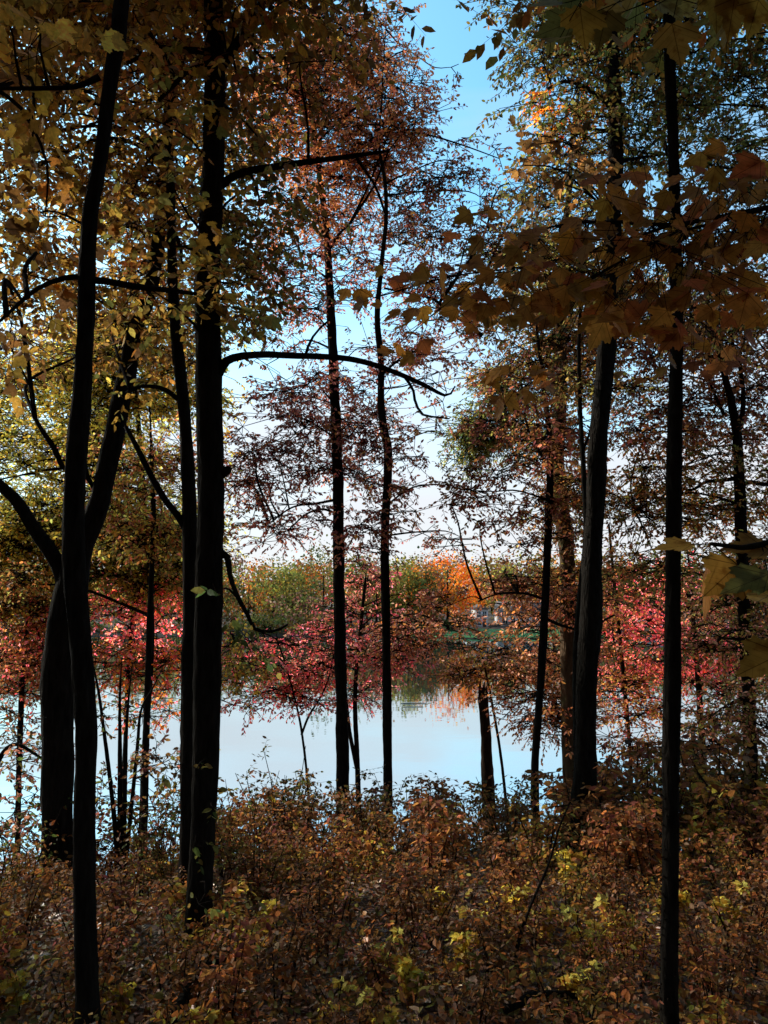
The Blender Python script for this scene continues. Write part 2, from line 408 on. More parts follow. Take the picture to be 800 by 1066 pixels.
# ------------------------------------------------------------------ ground, water, lawn
def grid_axis(lims):
    out = []
    for a, b, st in lims: out += list(np.arange(a, b, st))
    return np.array(out + [lims[-1][1]])
gx = grid_axis([(-1500, -300, 100), (-300, -60, 12), (-60, -14, 3), (-14, 14, .35), (14, 60, 3), (60, 300, 12), (300, 1500, 100)])
gy = grid_axis([(-120, -12, 6), (-12, 0, 1), (0, 22, .35), (22, 120, 8), (120, 160, 2), (160, 340, 12), (340, 2500, 180)])
X, Y = np.meshgrid(gx, gy); Z = ground(X, Y)
V = np.stack([X, Y, Z], -1).reshape(-1, 3)
nx_, ny_ = len(gx), len(gy)
i = np.arange(ny_ - 1)[:, None] * nx_; j = np.arange(nx_ - 1)[None]
Q = np.stack([i + j, i + j + 1, i + j + 1 + nx_, i + j + nx_], -1).reshape(-1)
m, nt, out = new_mat('forest_floor'); L = nt.links
tc = N(nt, 'ShaderNodeTexCoord')
n1 = N(nt, 'ShaderNodeTexNoise', Scale=26.0, Detail=8.0, Roughness=.7); L.new(tc.outputs['Object'], n1.inputs['Vector'])
vo = N(nt, 'ShaderNodeTexVoronoi', Scale=22.0); L.new(tc.outputs['Object'], vo.inputs['Vector'])
c1 = ramp(nt, n1.outputs['Fac'], [(.25, (.03, .018, .012)), (.5, (.10, .055, .03)), (.75, (.19, .11, .06))])
mx = N(nt, 'ShaderNodeMix', data_type='RGBA', blend_type='MULTIPLY'); mx.inputs[0].default_value = .5
L.new(c1, mx.inputs[6]); L.new(vo.outputs['Color'], mx.inputs[7])
p = N(nt, 'ShaderNodeBsdfPrincipled', Roughness=.9); L.new(mx.outputs[2], p.inputs['Base Color'])
b = N(nt, 'ShaderNodeBump', Strength=.8, Distance=.03); L.new(vo.outputs['Distance'], b.inputs['Height']); L.new(b.outputs[0], p.inputs['Normal'])
L.new(p.outputs[0], out.inputs[0])
tag(link('ground', V, Q, np.full(len(Q) // 4, 4), m, smooth=True), 'leaf strewn forest floor sloping down to the lake', kind='structure')

m, nt, out = new_mat('lake_water'); L = nt.links
tc = N(nt, 'ShaderNodeTexCoord'); mp = N(nt, 'ShaderNodeMapping'); mp.inputs['Scale'].default_value = (.35, 1, 1)
L.new(tc.outputs['Object'], mp.inputs[0])
n1 = N(nt, 'ShaderNodeTexNoise', Scale=.9, Detail=3.0); L.new(mp.outputs[0], n1.inputs['Vector'])
b = N(nt, 'ShaderNodeBump', Strength=.035, Distance=.10); L.new(n1.outputs['Fac'], b.inputs['Height'])
g = N(nt, 'ShaderNodeBsdfGlossy', Roughness=.015); g.inputs['Color'].default_value = (.80, .89, .92, 1)
df = N(nt, 'ShaderNodeBsdfDiffuse'); df.inputs['Color'].default_value = (.03, .045, .04, 1)
fr = N(nt, 'ShaderNodeFresnel', IOR=6.0)
for n_ in (g, fr): L.new(b.outputs[0], n_.inputs['Normal'])
fm = N(nt, 'ShaderNodeMapRange'); fm.inputs[3].default_value = .72; L.new(fr.outputs[0], fm.inputs[0])
ms = N(nt, 'ShaderNodeMixShader'); L.new(fm.outputs[0], ms.inputs[0]); L.new(df.outputs[0], ms.inputs[1]); L.new(g.outputs[0], ms.inputs[2])
L.new(ms.outputs[0], out.inputs[0])
tag(link('water', [(-700, 14, WATER), (700, 14, WATER), (700, 160, WATER), (-700, 160, WATER)], [0, 1, 2, 3], [4], m), 'still lake mirroring the sky and the far bank', kind='structure')

m, nt, out = new_mat('lawn_grass'); L = nt.links
tc = N(nt, 'ShaderNodeTexCoord'); n1 = N(nt, 'ShaderNodeTexNoise', Scale=.6, Detail=5.0); L.new(tc.outputs['Object'], n1.inputs['Vector'])
c1 = ramp(nt, n1.outputs['Fac'], [(.3, (.05, .15, .035)), (.7, (.10, .24, .05))])
p = N(nt, 'ShaderNodeBsdfPrincipled', Roughness=.9); L.new(c1, p.inputs['Base Color']); L.new(p.outputs[0], out.inputs[0])
lx = np.linspace(2, 42, 41); ly = np.linspace(0, 1, 14); X, T = np.meshgrid(lx, ly)
Y0 = 134.5 - 5 * np.sin(X / 41 + .6) - 3 * np.sin(X / 17); Y1 = Y0 + 15 + 3 * np.sin(X / 5)
Y = Y0 + (Y1 - Y0) * T; Z = ground(X, Y) + .06
V = np.stack([X, Y, Z], -1).reshape(-1, 3); i = np.arange(13)[:, None] * 41; j = np.arange(40)[None]
Q = np.stack([i + j, i + j + 1, i + j + 42, i + j + 41], -1).reshape(-1)
tag(link('lawn', V, Q, np.full(len(Q) // 4, 4), m, smooth=True), 'green mown lawn on the far bank below the white house', kind='structure')

# ------------------------------------------------------------------ the near trees
t = Tree('slender_tree', 'slender black trunk in front of the forked tree, curving right towards its top', d=3.2)
t.stem([(92, 1080, 22.5), (90, 1000, 21.5), (88, 875, 21), (90, 773, 21), (86, 700, 21), (80, 620, 21.5), (77, 560, 21.5), (78, 500, 21), (81, 455, 20), (85, 417, 19), (89, 350, 18), (93, 236, 18), (98, 200, 16.5), (104, 169, 15.5), (113, 101, 16), (124, 34, 17.5), (127, 0, 17)], top=4.5)
t.branch([(82, 288, 7), (64, 290, 6), (40, 300, 5), (20, 316, 4), (-4, 338, 3)])
t.branch([(84, 292, 9), (105, 292, 8), (140, 298, 8), (175, 302, 6), (205, 306, 4)])
t.branch([(104, 80, 8), (80, 90, 6), (40, 92, 5), (-5, 92, 4)])
t.fill((-260, -420, 330, -60), 22, (60, 100), 1.2, 'gold', (.2, 2.5), leaf=.085)  # crown above the frame, added out of view for shade
t.fill((-20, -10, 100, 60), 4, (25, 40), .6, 'gold', (-.3, .6), leaf=.085, shape=MAPLE)
t.fill((0, 70, 60, 360), 5, (22, 34), .6, ['gold', 'brown'], (.2, 1), leaf=.08, shape=MAPLE)
t.done()

t = Tree('forked_tree', 'stout black forked tree at the left with a bent bough reaching out to the left', d=7.0)
t.stem([(60, 910, 31), (60, 850, 29), (60, 773, 30), (62, 700, 36), (70, 640, 34), (82, 575, 26), (95, 545, 24), (106, 515, 22), (119, 451, 20), (131, 395, 18), (142, 340, 17), (157, 300, 15), (166, 240, 13), (170, 170, 12), (182, 90, 11), (190, -20, 10)], top=5)
t.branch([(70, 622, 20), (64, 595, 17), (50, 570, 15), (34, 548, 14), (18, 522, 13), (0, 505, 11), (-40, 470, 9)])
t.branch([(66, 488, 6), (56, 466, 6), (44, 448, 5), (34, 430, 4)])
t.branch([(100, 510, 6), (92, 498, 5), (88, 478, 4)])
t.fill((-60, -40, 210, 310), 34, (30, 50), .62, ['gold', 'gold', 'brown'], (-1.0, 2.0), leaf=.08)
t.fill((-20, 300, 205, 400), 8, (24, 36), .6, ['gold', 'brown'], (-.6, 1.5), leaf=.08)
t.fill((-300, -400, 250, -40), 18, (70, 110), 1.1, ['gold', 'brown'], (-1, 3), leaf=.1)  # unseen overhead leaves, added to shade the slope
t.done()

t = Tree('straight_tree', 'tall thick straight trunk with a long bare limb arching right across the sky', d=4.7)
t.stem([(206, 985, 24), (208, 930, 24), (212, 850, 25), (215, 780, 27), (216, 700, 28), (218, 600, 29), (220, 500, 29), (218, 430, 28), (217, 350, 26), (216, 300, 26), (221, 200, 25), (224, 100, 23), (223, 30, 22), (222, 0, 22)], top=5)
t.branch([(226, 388, 15), (236, 376, 10), (250, 371, 8.5), (275, 369, 7.5), (300, 370, 7), (350, 372, 6.5), (380, 377, 6), (410, 387, 5.5), (440, 400, 5), (465, 412, 3), (474, 402, 1.6)])
t.branch([(421, 392, 3.5), (430, 405, 3), (433, 420, 3), (441, 432, 2.6), (455, 434, 2), (468, 436, 1.5)])
t.branch([(318, 371, 3.5), (322, 358, 3), (330, 345, 2.5), (342, 334, 2)])
t.branch([(226, 196, 12), (240, 186, 9), (258, 178, 8), (285, 174, 7), (310, 170, 7), (340, 166, 6), (370, 162, 5), (405, 157, 3)])
t.branch([(372, 165, 3.5), (382, 180, 3.5), (392, 196, 3), (402, 225, 2.5)])
t.branch([(228, 74, 12), (238, 58, 10), (250, 40, 9), (265, 18, 9), (280, -10, 8)])
t.branch([(216, 54, 8), (195, 52, 7), (170, 51, 6), (150, 58, 5), (132, 66, 4)])
t.branch([(214, 70, 8), (195, 74, 6), (182, 88, 5), (165, 105, 4)])
t.branch([(231, 492, 14), (238, 489, 9), (240, 486, 5)])
t.branch([(230, 575, 8), (237, 580, 7), (240, 600, 5), (248, 622, 5), (258, 640, 4.5), (266, 655, 4), (285, 657, 3), (300, 650, 2)])
t.fill((130, -20, 320, 120), 13, (26, 42), .6, ['gold', 'rust', 'brown'], (-.5, 1.5), leaf=.065)
t.fill((140, 110, 290, 330), 12, (24, 40), .75, ['gold', 'brown', 'olive'], (-.6, 1.2), leaf=.065)
t.fill((225, 210, 290, 330), 4, (20, 30), .7, ['brown', 'olive'], (-.2, .6), leaf=.06)
for q in ((213, 150, 16, 22), (208, 240, 16, 24), (214, 320, 16, 26), (226, 20, 16, 20)): t.clump(*q, .8, ['gold', 'olive'], leaf=.085, d=4.35, shape=MAPLE)
for q in ((205, 800, 14, 16), (222, 840, 12, 18), (203, 880, 14, 16), (214, 930, 14, 18)): t.clump(*q, .35, ['olive', 'darkgreen'], leaf=.055, d=4.45)
t.clump(262, 632, 14, 10, .5, 'darkgreen', leaf=.07, d=4.6); t.clump(225, 615, 14, 10, .35, 'darkgreen', leaf=.07, d=4.4); t.clump(280, 655, 16, 8, .4, 'darkgreen', leaf=.06, d=4.6)
t.fill((-100, -450, 340, -90), 14, (70, 110), 1.1, ['gold', 'brown'], (-1, 2.5), leaf=.09)  # more out-of-view canopy, added to darken what lies below
t.done()

t = Tree('twin_tree', 'narrower dark trunk pressed against the left side of the thick straight trunk', d=5.9)
t.stem([(196, 930, 20), (197, 850, 19), (198, 700, 17), (199, 600, 16), (197, 520, 15), (193, 440, 13), (187, 380, 13), (182, 330, 12), (179, 260, 10), (177, 170, 9), (172, 90, 8), (160, 45, 7), (146, 5, 6), (140, -30, 6)], top=3)
t.branch([(196, 555, 8), (186, 538, 7.5), (172, 520, 7), (160, 500, 6.5), (150, 480, 6), (140, 460, 5), (131, 444, 4)])
t.branch([(190, 420, 6), (180, 411, 5.5), (168, 404, 5), (150, 402, 4), (136, 405, 3)])
t.fill((120, 120, 215, 330), 8, (24, 38), .6, ['gold', 'rust'], (.2, 1.5), leaf=.075)
t.fill((110, 320, 200, 430), 4, (20, 28), .5, ['gold', 'olive'], (.2, 1.2), leaf=.075)
t.done()

# the two slim trees of the middle
t = Tree('slim_red_tree', 'slim tree left of centre with a russet crown and straight thin trunk', d=13)
t.stem([(357, 800, 13), (355, 700, 12), (353, 600, 12), (352, 500, 11.5), (349, 420, 11), (346, 350, 10), (343, 290, 8.5), (340, 240, 7.5), (334, 190, 6), (326, 130, 5), (320, 60, 4), (318, 0, 3)], top=2.5)
t.branch([(340, 250, 5), (330, 225, 4), (322, 195, 3), (312, 160, 2)])
t.branch([(341, 262, 5), (352, 245, 3), (366, 232, 2)])
t.branch([(351, 520, 3), (330, 524, 2.5), (305, 528, 2), (280, 545, 1.5)])
t.branch([(352, 535, 3), (335, 530, 2.5), (318, 536, 2), (300, 552, 1.5)])
T_ = ['redbrown', 'rust', 'rust']
for q in ((345, 60, 52, 40, 1.2), (300, 90, 42, 34, 1.0), (385, 90, 40, 34, 1.0), (330, 130, 46, 34, 1.3), (390, 145, 44, 32, 1.4), (420, 95, 30, 26, .7), (430, 130, 26, 24, .9), (355, 185, 46, 26, 1.2), (300, 165, 34, 24, .9), (310, 215, 36, 22, 1.1), (355, 222, 34, 20, 1.1),
          (340, 20, 60, 30, .9), (400, 40, 22, 26, .5), (270, 130, 26, 30, .8), (420, 170, 28, 20, .9), (280, 60, 40, 30, .8)):
    q = (*q[:4], q[4] * .9); t.clump(*q, T_, leaf=.075, d=13 + R.uniform(-1.5, 1.5), bright=R.uniform(.8, 1.3))
for q in ((300, 260, 34, 22, .7), (365, 265, 26, 20, .7), (295, 300, 26, 18, .5), (330, 320, 26, 18, .6), (320, 400, 34, 22, .75), (360, 395, 28, 20, .8), (290, 415, 26, 20, .45), (318, 445, 38, 20, .8), (375, 440, 28, 20, .8), (290, 480, 38, 22, .7), (335, 490, 32, 20, .7), (375, 500, 26, 20, .6), (300, 525, 34, 16, .5),
          (335, 545, 26, 14, .5), (285, 555, 30, 12, .6), (260, 470, 24, 18, .7), (255, 500, 24, 22, .8), (380, 550, 26, 16, .5)):
    t.clump(*q, ['maroon', 'maroon', 'redbrown'], leaf=.075, d=13 + R.uniform(-1.2, 1.2), bright=R.uniform(.75, 1.15))
t.fill((235, 20, 420, 250), 14, (24, 34), .10, T_, (-1.5, 1.5), leaf=.075)
t.fill((240, 250, 400, 560), 18, (24, 34), .16, ['maroon', 'redbrown'], (-1.2, 1.2), leaf=.072)
t.done()

t = Tree('crooked_tree', 'thin crooked black trunk right of the russet slim tree, standing against open sky', d=12.4)
t.stem([(404, 812, 9.5), (403, 720, 9), (402, 640, 9), (401, 560, 9), (404, 490, 9), (404, 465, 9), (400, 448, 8.5), (397, 420, 8), (397, 380, 7), (393, 330, 6), (397, 280, 5), (402, 230, 4.5), (401, 190, 4), (395, 150, 3), (398, 100, 2)], top=1.5)
t.branch([(502, 350, 5), (486, 336, 4.5), (470, 327, 4), (452, 312, 3.2), (430, 306, 2.6), (400, 300, 2.5)])
for q in ((455, 185, 34, 18, .9), (425, 215, 34, 20, .9), (470, 150, 24, 14, .2), (490, 175, 28, 16, .25), (520, 165, 24, 12, .2), (530, 190, 26, 16, .28), (500, 205, 30, 18, .35), (560, 195, 24, 16, .35), (455, 240, 32, 18, .8), (415, 255, 28, 18, .8), (500, 235, 28, 16, .5), 
          (445, 120, 20, 14, .4), (470, 70, 14, 10, .15), (430, 60, 14, 10, .2)):
    t.clump(*q, ['maroon', 'brown', 'redbrown'], leaf=.075, d=12.4 + R.uniform(-1, 1), bright=R.uniform(.7, 1.1))
for q in ((430, 290, 28, 18, .7), (460, 290, 26, 16, .6), (440, 335, 30, 18, .6), (475, 345, 26, 16, .6), (420, 360, 26, 16, .6), (460, 372, 26, 12, .5), (410, 440, 26, 16, .5), (425, 475, 22, 16, .6), (390, 470, 20, 16, .6), (430, 510, 24, 16, .6), (410, 535, 24, 14, .6), (395, 400, 22, 18, .5), (440, 555, 18, 10, .4), (375, 570, 26, 12, .6)):
    t.clump(*q, ['maroon', 'maroon', 'redbrown'], leaf=.07, d=12.4 + R.uniform(-.9, .9), bright=R.uniform(.7, 1.1))
t.fill((375, 260, 500, 570), 14, (20, 30), .15, ['maroon', 'redbrown', 'brown'], (-1, 1), leaf=.07)
t.done()

# broken snag
t = Tree('broken_snag', 'short broken off dark trunk standing against the lake near the centre', 'dead tree', d=14.5, bark=M_BARK3)
t.stem([(509, 835, 12), (507, 790, 11.5), (505, 750, 11), (503, 722, 9.5), (502, 716, 5)], rough=.12)
for sp_ in ((500, 1.5, 706), (504, 2.5, 710), (507, 1, 713)): t.stem([(sp_[0], 726, 4), (sp_[0], 716, 3), (sp_[0] + .5, sp_[2], sp_[1] * .4)], to_ground=False, sides=5)
t.done()

t = Tree('leaning_tree', 'thin leaning dark trunk between the snag and the thick right trunk', d=11)
t.stem([(557, 805, 8), (561, 740, 8), (565, 680, 8), (569, 600, 8), (572, 520, 8), (573, 470, 7), (571, 440, 5), (566, 400, 4), (560, 350, 3)], top=1.5)
t.branch([(572, 490, 4), (562, 470, 3), (553, 455, 2.2), (546, 430, 1.8)])
t.branch([(570, 645, 3.5), (588, 652, 3), (610, 655, 2.5), (640, 640, 2)]); t.branch([(569, 625, 3), (548, 618, 2.5), (520, 618, 2), (498, 626, 1.5)])
for q in ((530, 440, 34, 20, .8), (560, 470, 36, 20, .8), (520, 490, 36, 18, .8), (490, 510, 30, 16, .8), (560, 520, 32, 16, .7), (530, 540, 30, 12, .6), (500, 545, 26, 10, .35), (580, 440, 30, 20, .8), (545, 400, 34, 22, .9), (600, 500, 26, 18, .7), (470, 525, 20, 12, .6), (545, 570, 30, 8, .6), (590, 560, 28, 14, .6)):
    t.clump(*q, ['maroon', 'brown', 'redbrown'], leaf=.07, d=11 + R.uniform(-1, 1), bright=R.uniform(.7, 1.1))
for q in ((520, 604, 24, 10, .55), (470, 630, 20, 14, .8), (560, 608, 30, 14, .9), (525, 612, 24, 8, .6), (595, 625, 24, 16, .9)):
    t.clump(*q, ['pinkbrown', 'redbrown', 'rust'], leaf=.07, d=11.5 + R.uniform(-1, 1.5), bright=R.uniform(.8, 1.2))
t.done()

t = Tree('mottled_tree', 'brown mottled trunk with flaking bark just left of the thick right trunk', d=12.6, bark=M_BARK2)
t.stem([(594, 800, 16), (592, 700, 16), (591, 600, 16), (589, 560, 16), (584, 520, 15), (580, 470, 15), (583, 430, 14), (585, 380, 12), (584, 320, 10), (588, 250, 8)], rough=.09, top=4)
t.fill((500, 250, 640, 400), 12, (26, 40), .9, ['brown', 'rust', 'olive'], (-1.2, 1.2), leaf=.075)
for q in ((505, 450, 30, 26, 1.6), (530, 425, 30, 22, 1.2), (492, 465, 18, 22, 1.5), (540, 460, 28, 20, .9), (515, 400, 28, 20, .9)):
    t.clump(*q, ['olive', 'darkgreen'], leaf=.06, d=14.5 + R.uniform(-.6, .6))
t.fill((560, 430, 630, 620), 7, (20, 30), .7, ['rust', 'brown', 'olive'], (-.8, .8), leaf=.07)
t.fill((540, 600, 610, 780), 7, (20, 30), .6, ['rust', 'brown', 'pinkbrown'], (-.5, 1), leaf=.07)
t.done()

t = Tree('thin_stem_tree', 'thin dark stem climbing close along the left edge of the thick right trunk', d=9.2)
t.stem([(603, 830, 10), (602, 760, 9.5), (601, 680, 9), (605, 620, 8), (611, 560, 7), (609, 510, 6), (606, 460, 5), (604, 420, 4.5), (603, 350, 4), (608, 280, 3)], top=1.5)
t.branch([(607, 470, 3), (614, 450, 2.5), (618, 425, 2)])
t.fill((580, 260, 660, 420), 5, (20, 30), .5, ['brown', 'olive'], (-.5, .5), leaf=.06)
t.done()

t = Tree('rugged_tree', 'thick dark trunk with a shaggy outline right of centre, leaning slightly right', d=8.2)
t.stem([(604, 900, 24.9), (607, 850, 24.1), (609, 800, 22.4), (611, 720, 21.5), (615, 640, 20.6), (618, 560, 19.8), (622, 480, 19.4), (627, 420, 18.9), (632, 350, 18.1), (636, 280, 17.2), (640, 200, 16.3), (641, 130, 15.5), (638, 70, 14.6), (636, 0, 13.8)], rough=.12, top=5)
t.branch([(645, 168, 5), (660, 165, 3.5), (682, 162, 2.5), (700, 160, 2)])
t.branch([(634, 110, 6), (612, 92, 5), (590, 85, 4), (570, 92, 2.5)])
t.fuzz(0, 2600, .035); t.fill((575, -30, 740, 150), 13, (28, 44), .7, ['brown', 'olive', 'darkgreen'], (-.8, 1.6), leaf=.07)
t.fill((535, -20, 620, 80), 6, (22, 30), .6, ['olive', 'darkgreen', 'brown'], (-.6, 1.2), leaf=.06)
t.fill((540, 150, 660, 300), 8, (24, 36), .55, ['brown', 'olive'], (.2, 1.6), leaf=.065)
for q in ((578, 98, 18, 18), (590, 125, 26, 20), (615, 135, 18, 16)): t.clump(*q, 1.0, ['orange', 'yellow'], leaf=.07, d=9)  # lit patches of the crown, light put into brighter leaf colours
for q in ((560, 150, 16, 8), (545, 172, 16, 7), (575, 140, 14, 8), (590, 170, 22, 9), (600, 185, 20, 8), (570, 190, 18, 9)): t.clump(*q, .9, 'brown', leaf=.10, d=7.6, shape=MAPLE, width=.9)
t.fill((500, -480, 900, -120), 14, (70, 110), 1.15, ['brown', 'olive'], (-1, 3), leaf=.095)  # unseen top of the crown, extended for overhead shade
t.done()

t = Tree('pole_tree', 'straight slender black pole-like trunk at the right, running from the bottom edge to the top', d=3.1)
t.stem([(698, 1080, 17), (697, 1000, 17), (698, 900, 16.5), (699, 800, 16.5), (700, 700, 16), (701, 600, 15.5), (702, 500, 15), (703, 420, 14.5), (705, 330, 14), (703, 250, 13), (701, 150, 12.5), (698, 80, 12), (696, 0, 12)], rough=.10, top=3)
t.fuzz(0, 1500, .016); t.fill((520, -420, 950, -80), 12, (70, 110), 1.0, ['nearmaple', 'olive'], (-.3, 2), leaf=.09)  # the fill is unseen canopy above the frame, added for shade
t.done()

t = Tree('branching_tree', 'grey brown tree at the far right forking into thin upright stems', d=11.2)
t.stem([(782, 800, 13), (780, 730, 13), (777, 680, 12.5), (774, 620, 12), (772, 560, 11.5), (770, 500, 11), (767, 450, 10), (762, 420, 8), (752, 380, 6), (744, 340, 5), (734, 300, 4), (730, 250, 3)], top=2)
t.branch([(768, 455, 6), (774, 420, 5), (770, 380, 4), (758, 340, 3), (754, 300, 2.5)]); t.branch([(754, 432, 4), (744, 410, 3), (736, 390, 2)])
t.branch([(770, 508, 6), (780, 502, 5), (800, 504, 4.5), (830, 495, 4)]); t.branch([(769, 498, 5), (752, 500, 4), (735, 502, 3.5), (720, 510, 3), (705, 506, 2)])
t.branch([(770, 525, 3), (740, 516, 2.5), (710, 514, 2), (660, 530, 1.5)])
t.fill((640, 310, 820, 480), 16, (24, 38), .72, ['brown', 'rust', 'maroon'], (-1.2, 1.5), leaf=.075)
t.fill((630, 470, 820, 600), 12, (24, 36), .6, ['brown', 'olive', 'rust'], (-1, 1.2), leaf=.07)
t.clump(745, 532, 22, 14, 1.1, ['yellow', 'orange'], leaf=.07, d=12)
t.fill((735, 580, 830, 800), 9, (24, 36), .9, ['olive', 'brown', 'pinkbrown'], (-1, .8), leaf=.065)
t.done()

t = Tree('oak_tree', 'dark green and bronze oak crown reaching in at the upper right corner', d=8.6)
t.stem([(900, 900, 26), (895, 700, 25), (890, 500, 24), (885, 300, 22), (890, 100, 20)], top=5)
t.fill((690, 20, 850, 170), 12, (26, 40), .6, ['olive', 'darkgreen', 'brown'], (-.8, 1), leaf=.07)
t.fill((700, 160, 860, 340), 11, (26, 38), .55, ['rust', 'brown', 'brown', 'olive'], (-.8, 1), leaf=.075)
t.fill((700, -400, 1100, 10), 8, (70, 110), 1.1, ['olive', 'brown'], (-1, 2), leaf=.1)
t.done()

# yellow-green tree and its rusty neighbour behind the left trunks
t = Tree('yellow_tree', 'sunlit yellow green tree glowing behind the forked trunk at the left', d=14.5)
t.stem([(150, 800, 6), (158, 650, 6), (150, 520, 5.5), (140, 400, 5), (120, 300, 4)], top=1.5); t.branch([(153, 560, 4), (120, 500, 3), (70, 440, 2.5), (20, 400, 2)])
t.fill((-40, 380, 140, 560), 16, (26, 40), .8, ['yg', 'yg', 'yellow', 'olive'], (-1.5, 1.5), leaf=.085)
t.fill((90, 320, 210, 440), 9, (24, 36), .95, ['yg', 'yellow', 'gold'], (-1, 1), leaf=.08)
t.fill((100, 540, 200, 620), 6, (24, 34), 1.2, ['yg', 'olive'], (0, 2), leaf=.08)
t.fill((-40, 560, 60, 640), 5, (24, 34), 1.0, ['yg', 'gold', 'olive'], (0, 2), leaf=.08)
t.done()

t = Tree('rusty_tree', 'rust leaved understorey tree between the forked trunk and the thick straight trunk', d=11)
t.stem([(150, 880, 7), (152, 780, 7), (156, 650, 6), (160, 540, 5), (158, 470, 3.5)], top=.8)
t.fill((105, 450, 200, 570), 8, (22, 30), .7, ['rust', 'redbrown', 'gold', 'yg', 'olive'], (-.6, .6), leaf=.07)
t.done()

# red maples at the water's edge
t = Tree('red_maple', 'bright crimson maple between the forked trunk and the thick straight trunk', d=16)
t.stem([(128, 900, 5), (130, 800, 5), (134, 700, 4.5), (140, 620, 3.5)], top=.3)
for q in ((140, 612, 36, 18, .75), (165, 598, 26, 16, .7), (118, 640, 32, 18, .75), (172, 640, 24, 18, .7), (145, 664, 34, 16, .6), (185, 615, 20, 22, .7)): t.clump(*q, ['red', 'red', 'redbrown'], leaf=.085, d=16 + R.uniform(-1, 1), bright=R.uniform(1.1, 1.5))
for q in ((110, 690, 34, 20, .9), (160, 700, 34, 22, .9), (150, 735, 34, 16, .6), (175, 675, 24, 14, .9)): t.clump(*q, ['red', 'orange', 'rust', 'gold'], leaf=.085, d=15.5 + R.uniform(-1, 1))
t.done()
t = Tree('red_maple', 'russet and red maple at the left edge beside the forked trunk', d=15.2)
t.stem([(18, 900, 6), (20, 800, 5.5), (24, 700, 5), (30, 640, 4)], top=.3)
for q in ((30, 640, 36, 22, 1.1), (10, 670, 34, 22, 1.1), (40, 690, 32, 20, 1.1), (10, 720, 36, 18, .9), (40, 660, 20, 18, 1.0)): t.clump(*q, ['red', 'rust', 'rust', 'brown'], leaf=.08, d=15.2 + R.uniform(-1, 1))
for q in ((20, 600, 30, 14, .9), (-5, 630, 30, 16, .9), (20, 745, 36, 12, .5), (30, 775, 40, 10, .3)): t.clump(*q, ['olive', 'brown', 'rust'], leaf=.075, d=14 + R.uniform(-1, 1))
t.done()
t = Tree('red_maple', 'low crimson maple overhanging the lake left of the russet slim tree', d=15)
t.stem([(322, 840, 2.6), (314, 760, 2.4), (300, 700, 2), (290, 670, 1.6)], top=.2); t.branch([(314, 765, 2.4), (322, 745, 2.2), (336, 722, 1.8), (346, 695, 1.2)])
for q in ((280, 692, 40, 16, .65), (320, 705, 34, 18, .75), (300, 722, 32, 14, .6), (262, 668, 30, 14, .5), (312, 672, 34, 16, .55), (330, 730, 24, 10, .6), (275, 715, 26, 12, .7), (345, 655, 24, 14, .6), (260, 730, 26, 10, .5), (335, 690, 24, 16, .7)): t.clump(*q, ['red', 'red', 'redbrown', 'pinkbrown'], leaf=.075, d=15 + R.uniform(-.9, .9), bright=R.uniform(.8, 1.2))
for q in ((246, 665, 18, 14, .6), (262, 692, 22, 16, .8), (245, 705, 20, 18, .7)): t.clump(*q, ['gold', 'yellow', 'olive'], leaf=.075, d=14.2 + R.uniform(-.5, .5))
t.done()
t = Tree('red_maple', 'crimson maple glowing between the slim russet tree and the crooked thin trunk', d=15.6)
t.stem([(374, 850, 6), (372, 790, 5), (370, 720, 4.5), (376, 650, 3.5), (380, 610, 3)], top=.3); t.branch([(372, 800, 5), (364, 760, 4), (360, 720, 3)])
for q in ((378, 605, 26, 16, .55), (372, 640, 32, 18, .6), (392, 685, 32, 18, .85), (422, 690, 24, 16, .8), (375, 720, 28, 16, .7), (370, 585, 22, 12, .5), (350, 690, 24, 18, .6), (405, 655, 26, 14, .5)): t.clump(*q, ['red', 'red', 'redbrown', 'pinkbrown'], leaf=.075, d=15.6 + R.uniform(-.9, .9), bright=R.uniform(.55, .95))
for q in ((430, 652, 30, 14, .8), (432, 630, 26, 10, .6), (452, 672, 28, 14, .8), (415, 665, 26, 14, .9), (470, 655, 26, 12, .7)): t.clump(*q, ['redbrown', 'rust', 'pinkbrown'], leaf=.075, d=14.6 + R.uniform(-.7, .7))
t.done()
t = Tree('red_maple', 'large bright red maple behind the slender pole-like trunk at the right', d=14.4)
t.stem([(735, 840, 7), (732, 790, 7), (728, 720, 6), (722, 650, 5), (718, 600, 4)], top=.5); t.branch([(722, 650, 3), (716, 620, 2.5), (705, 590, 2)]); t.stem([(658, 840, 4), (656, 780, 4), (648, 690, 4), (640, 610, 3.5), (634, 545, 2.5)], sides=8)
for q in ((668, 610, 30, 20, .7), (690, 635, 30, 20, .75), (655, 650, 28, 18, .65), (682, 672, 34, 20, .8), (650, 700, 30, 20, .6), (690, 705, 30, 18, .6), (725, 640, 30, 20, .7), (742, 672, 32, 22, .8), (735, 712, 30, 18, .7), (718, 600, 26, 14, .5), (760, 645, 22, 18, .6), (760, 700, 24, 16, .6), (670, 590, 24, 12, .5), (665, 740, 30, 12, .4), (640, 670, 20, 20, .5)): t.clump(*q, ['red', 'red', 'red', 'redbrown', 'rust'], leaf=.075, d=14.4 + R.uniform(-1.4, 1.4), bright=R.uniform(.85, 1.25))
for q in ((645, 720, 28, 20, 1.0), (660, 745, 28, 14, .8), (640, 620, 22, 22, .7), (630, 660, 20, 24, .8), (720, 740, 36, 12, .7), (700, 780, 40, 16, .6), (660, 780, 36, 18, .7)): t.clump(*q, ['rust', 'gold', 'redbrown'], leaf=.075, d=13.6 + R.uniform(-.8, .8))
t.done()
t = Tree('pale_sapling', 'pinkish brown leafy sapling drooping over the broken snag by the water', d=14.2)
t.stem([(528, 850, 3), (522, 790, 3), (514, 740, 2.5), (506, 700, 2)], top=.1)
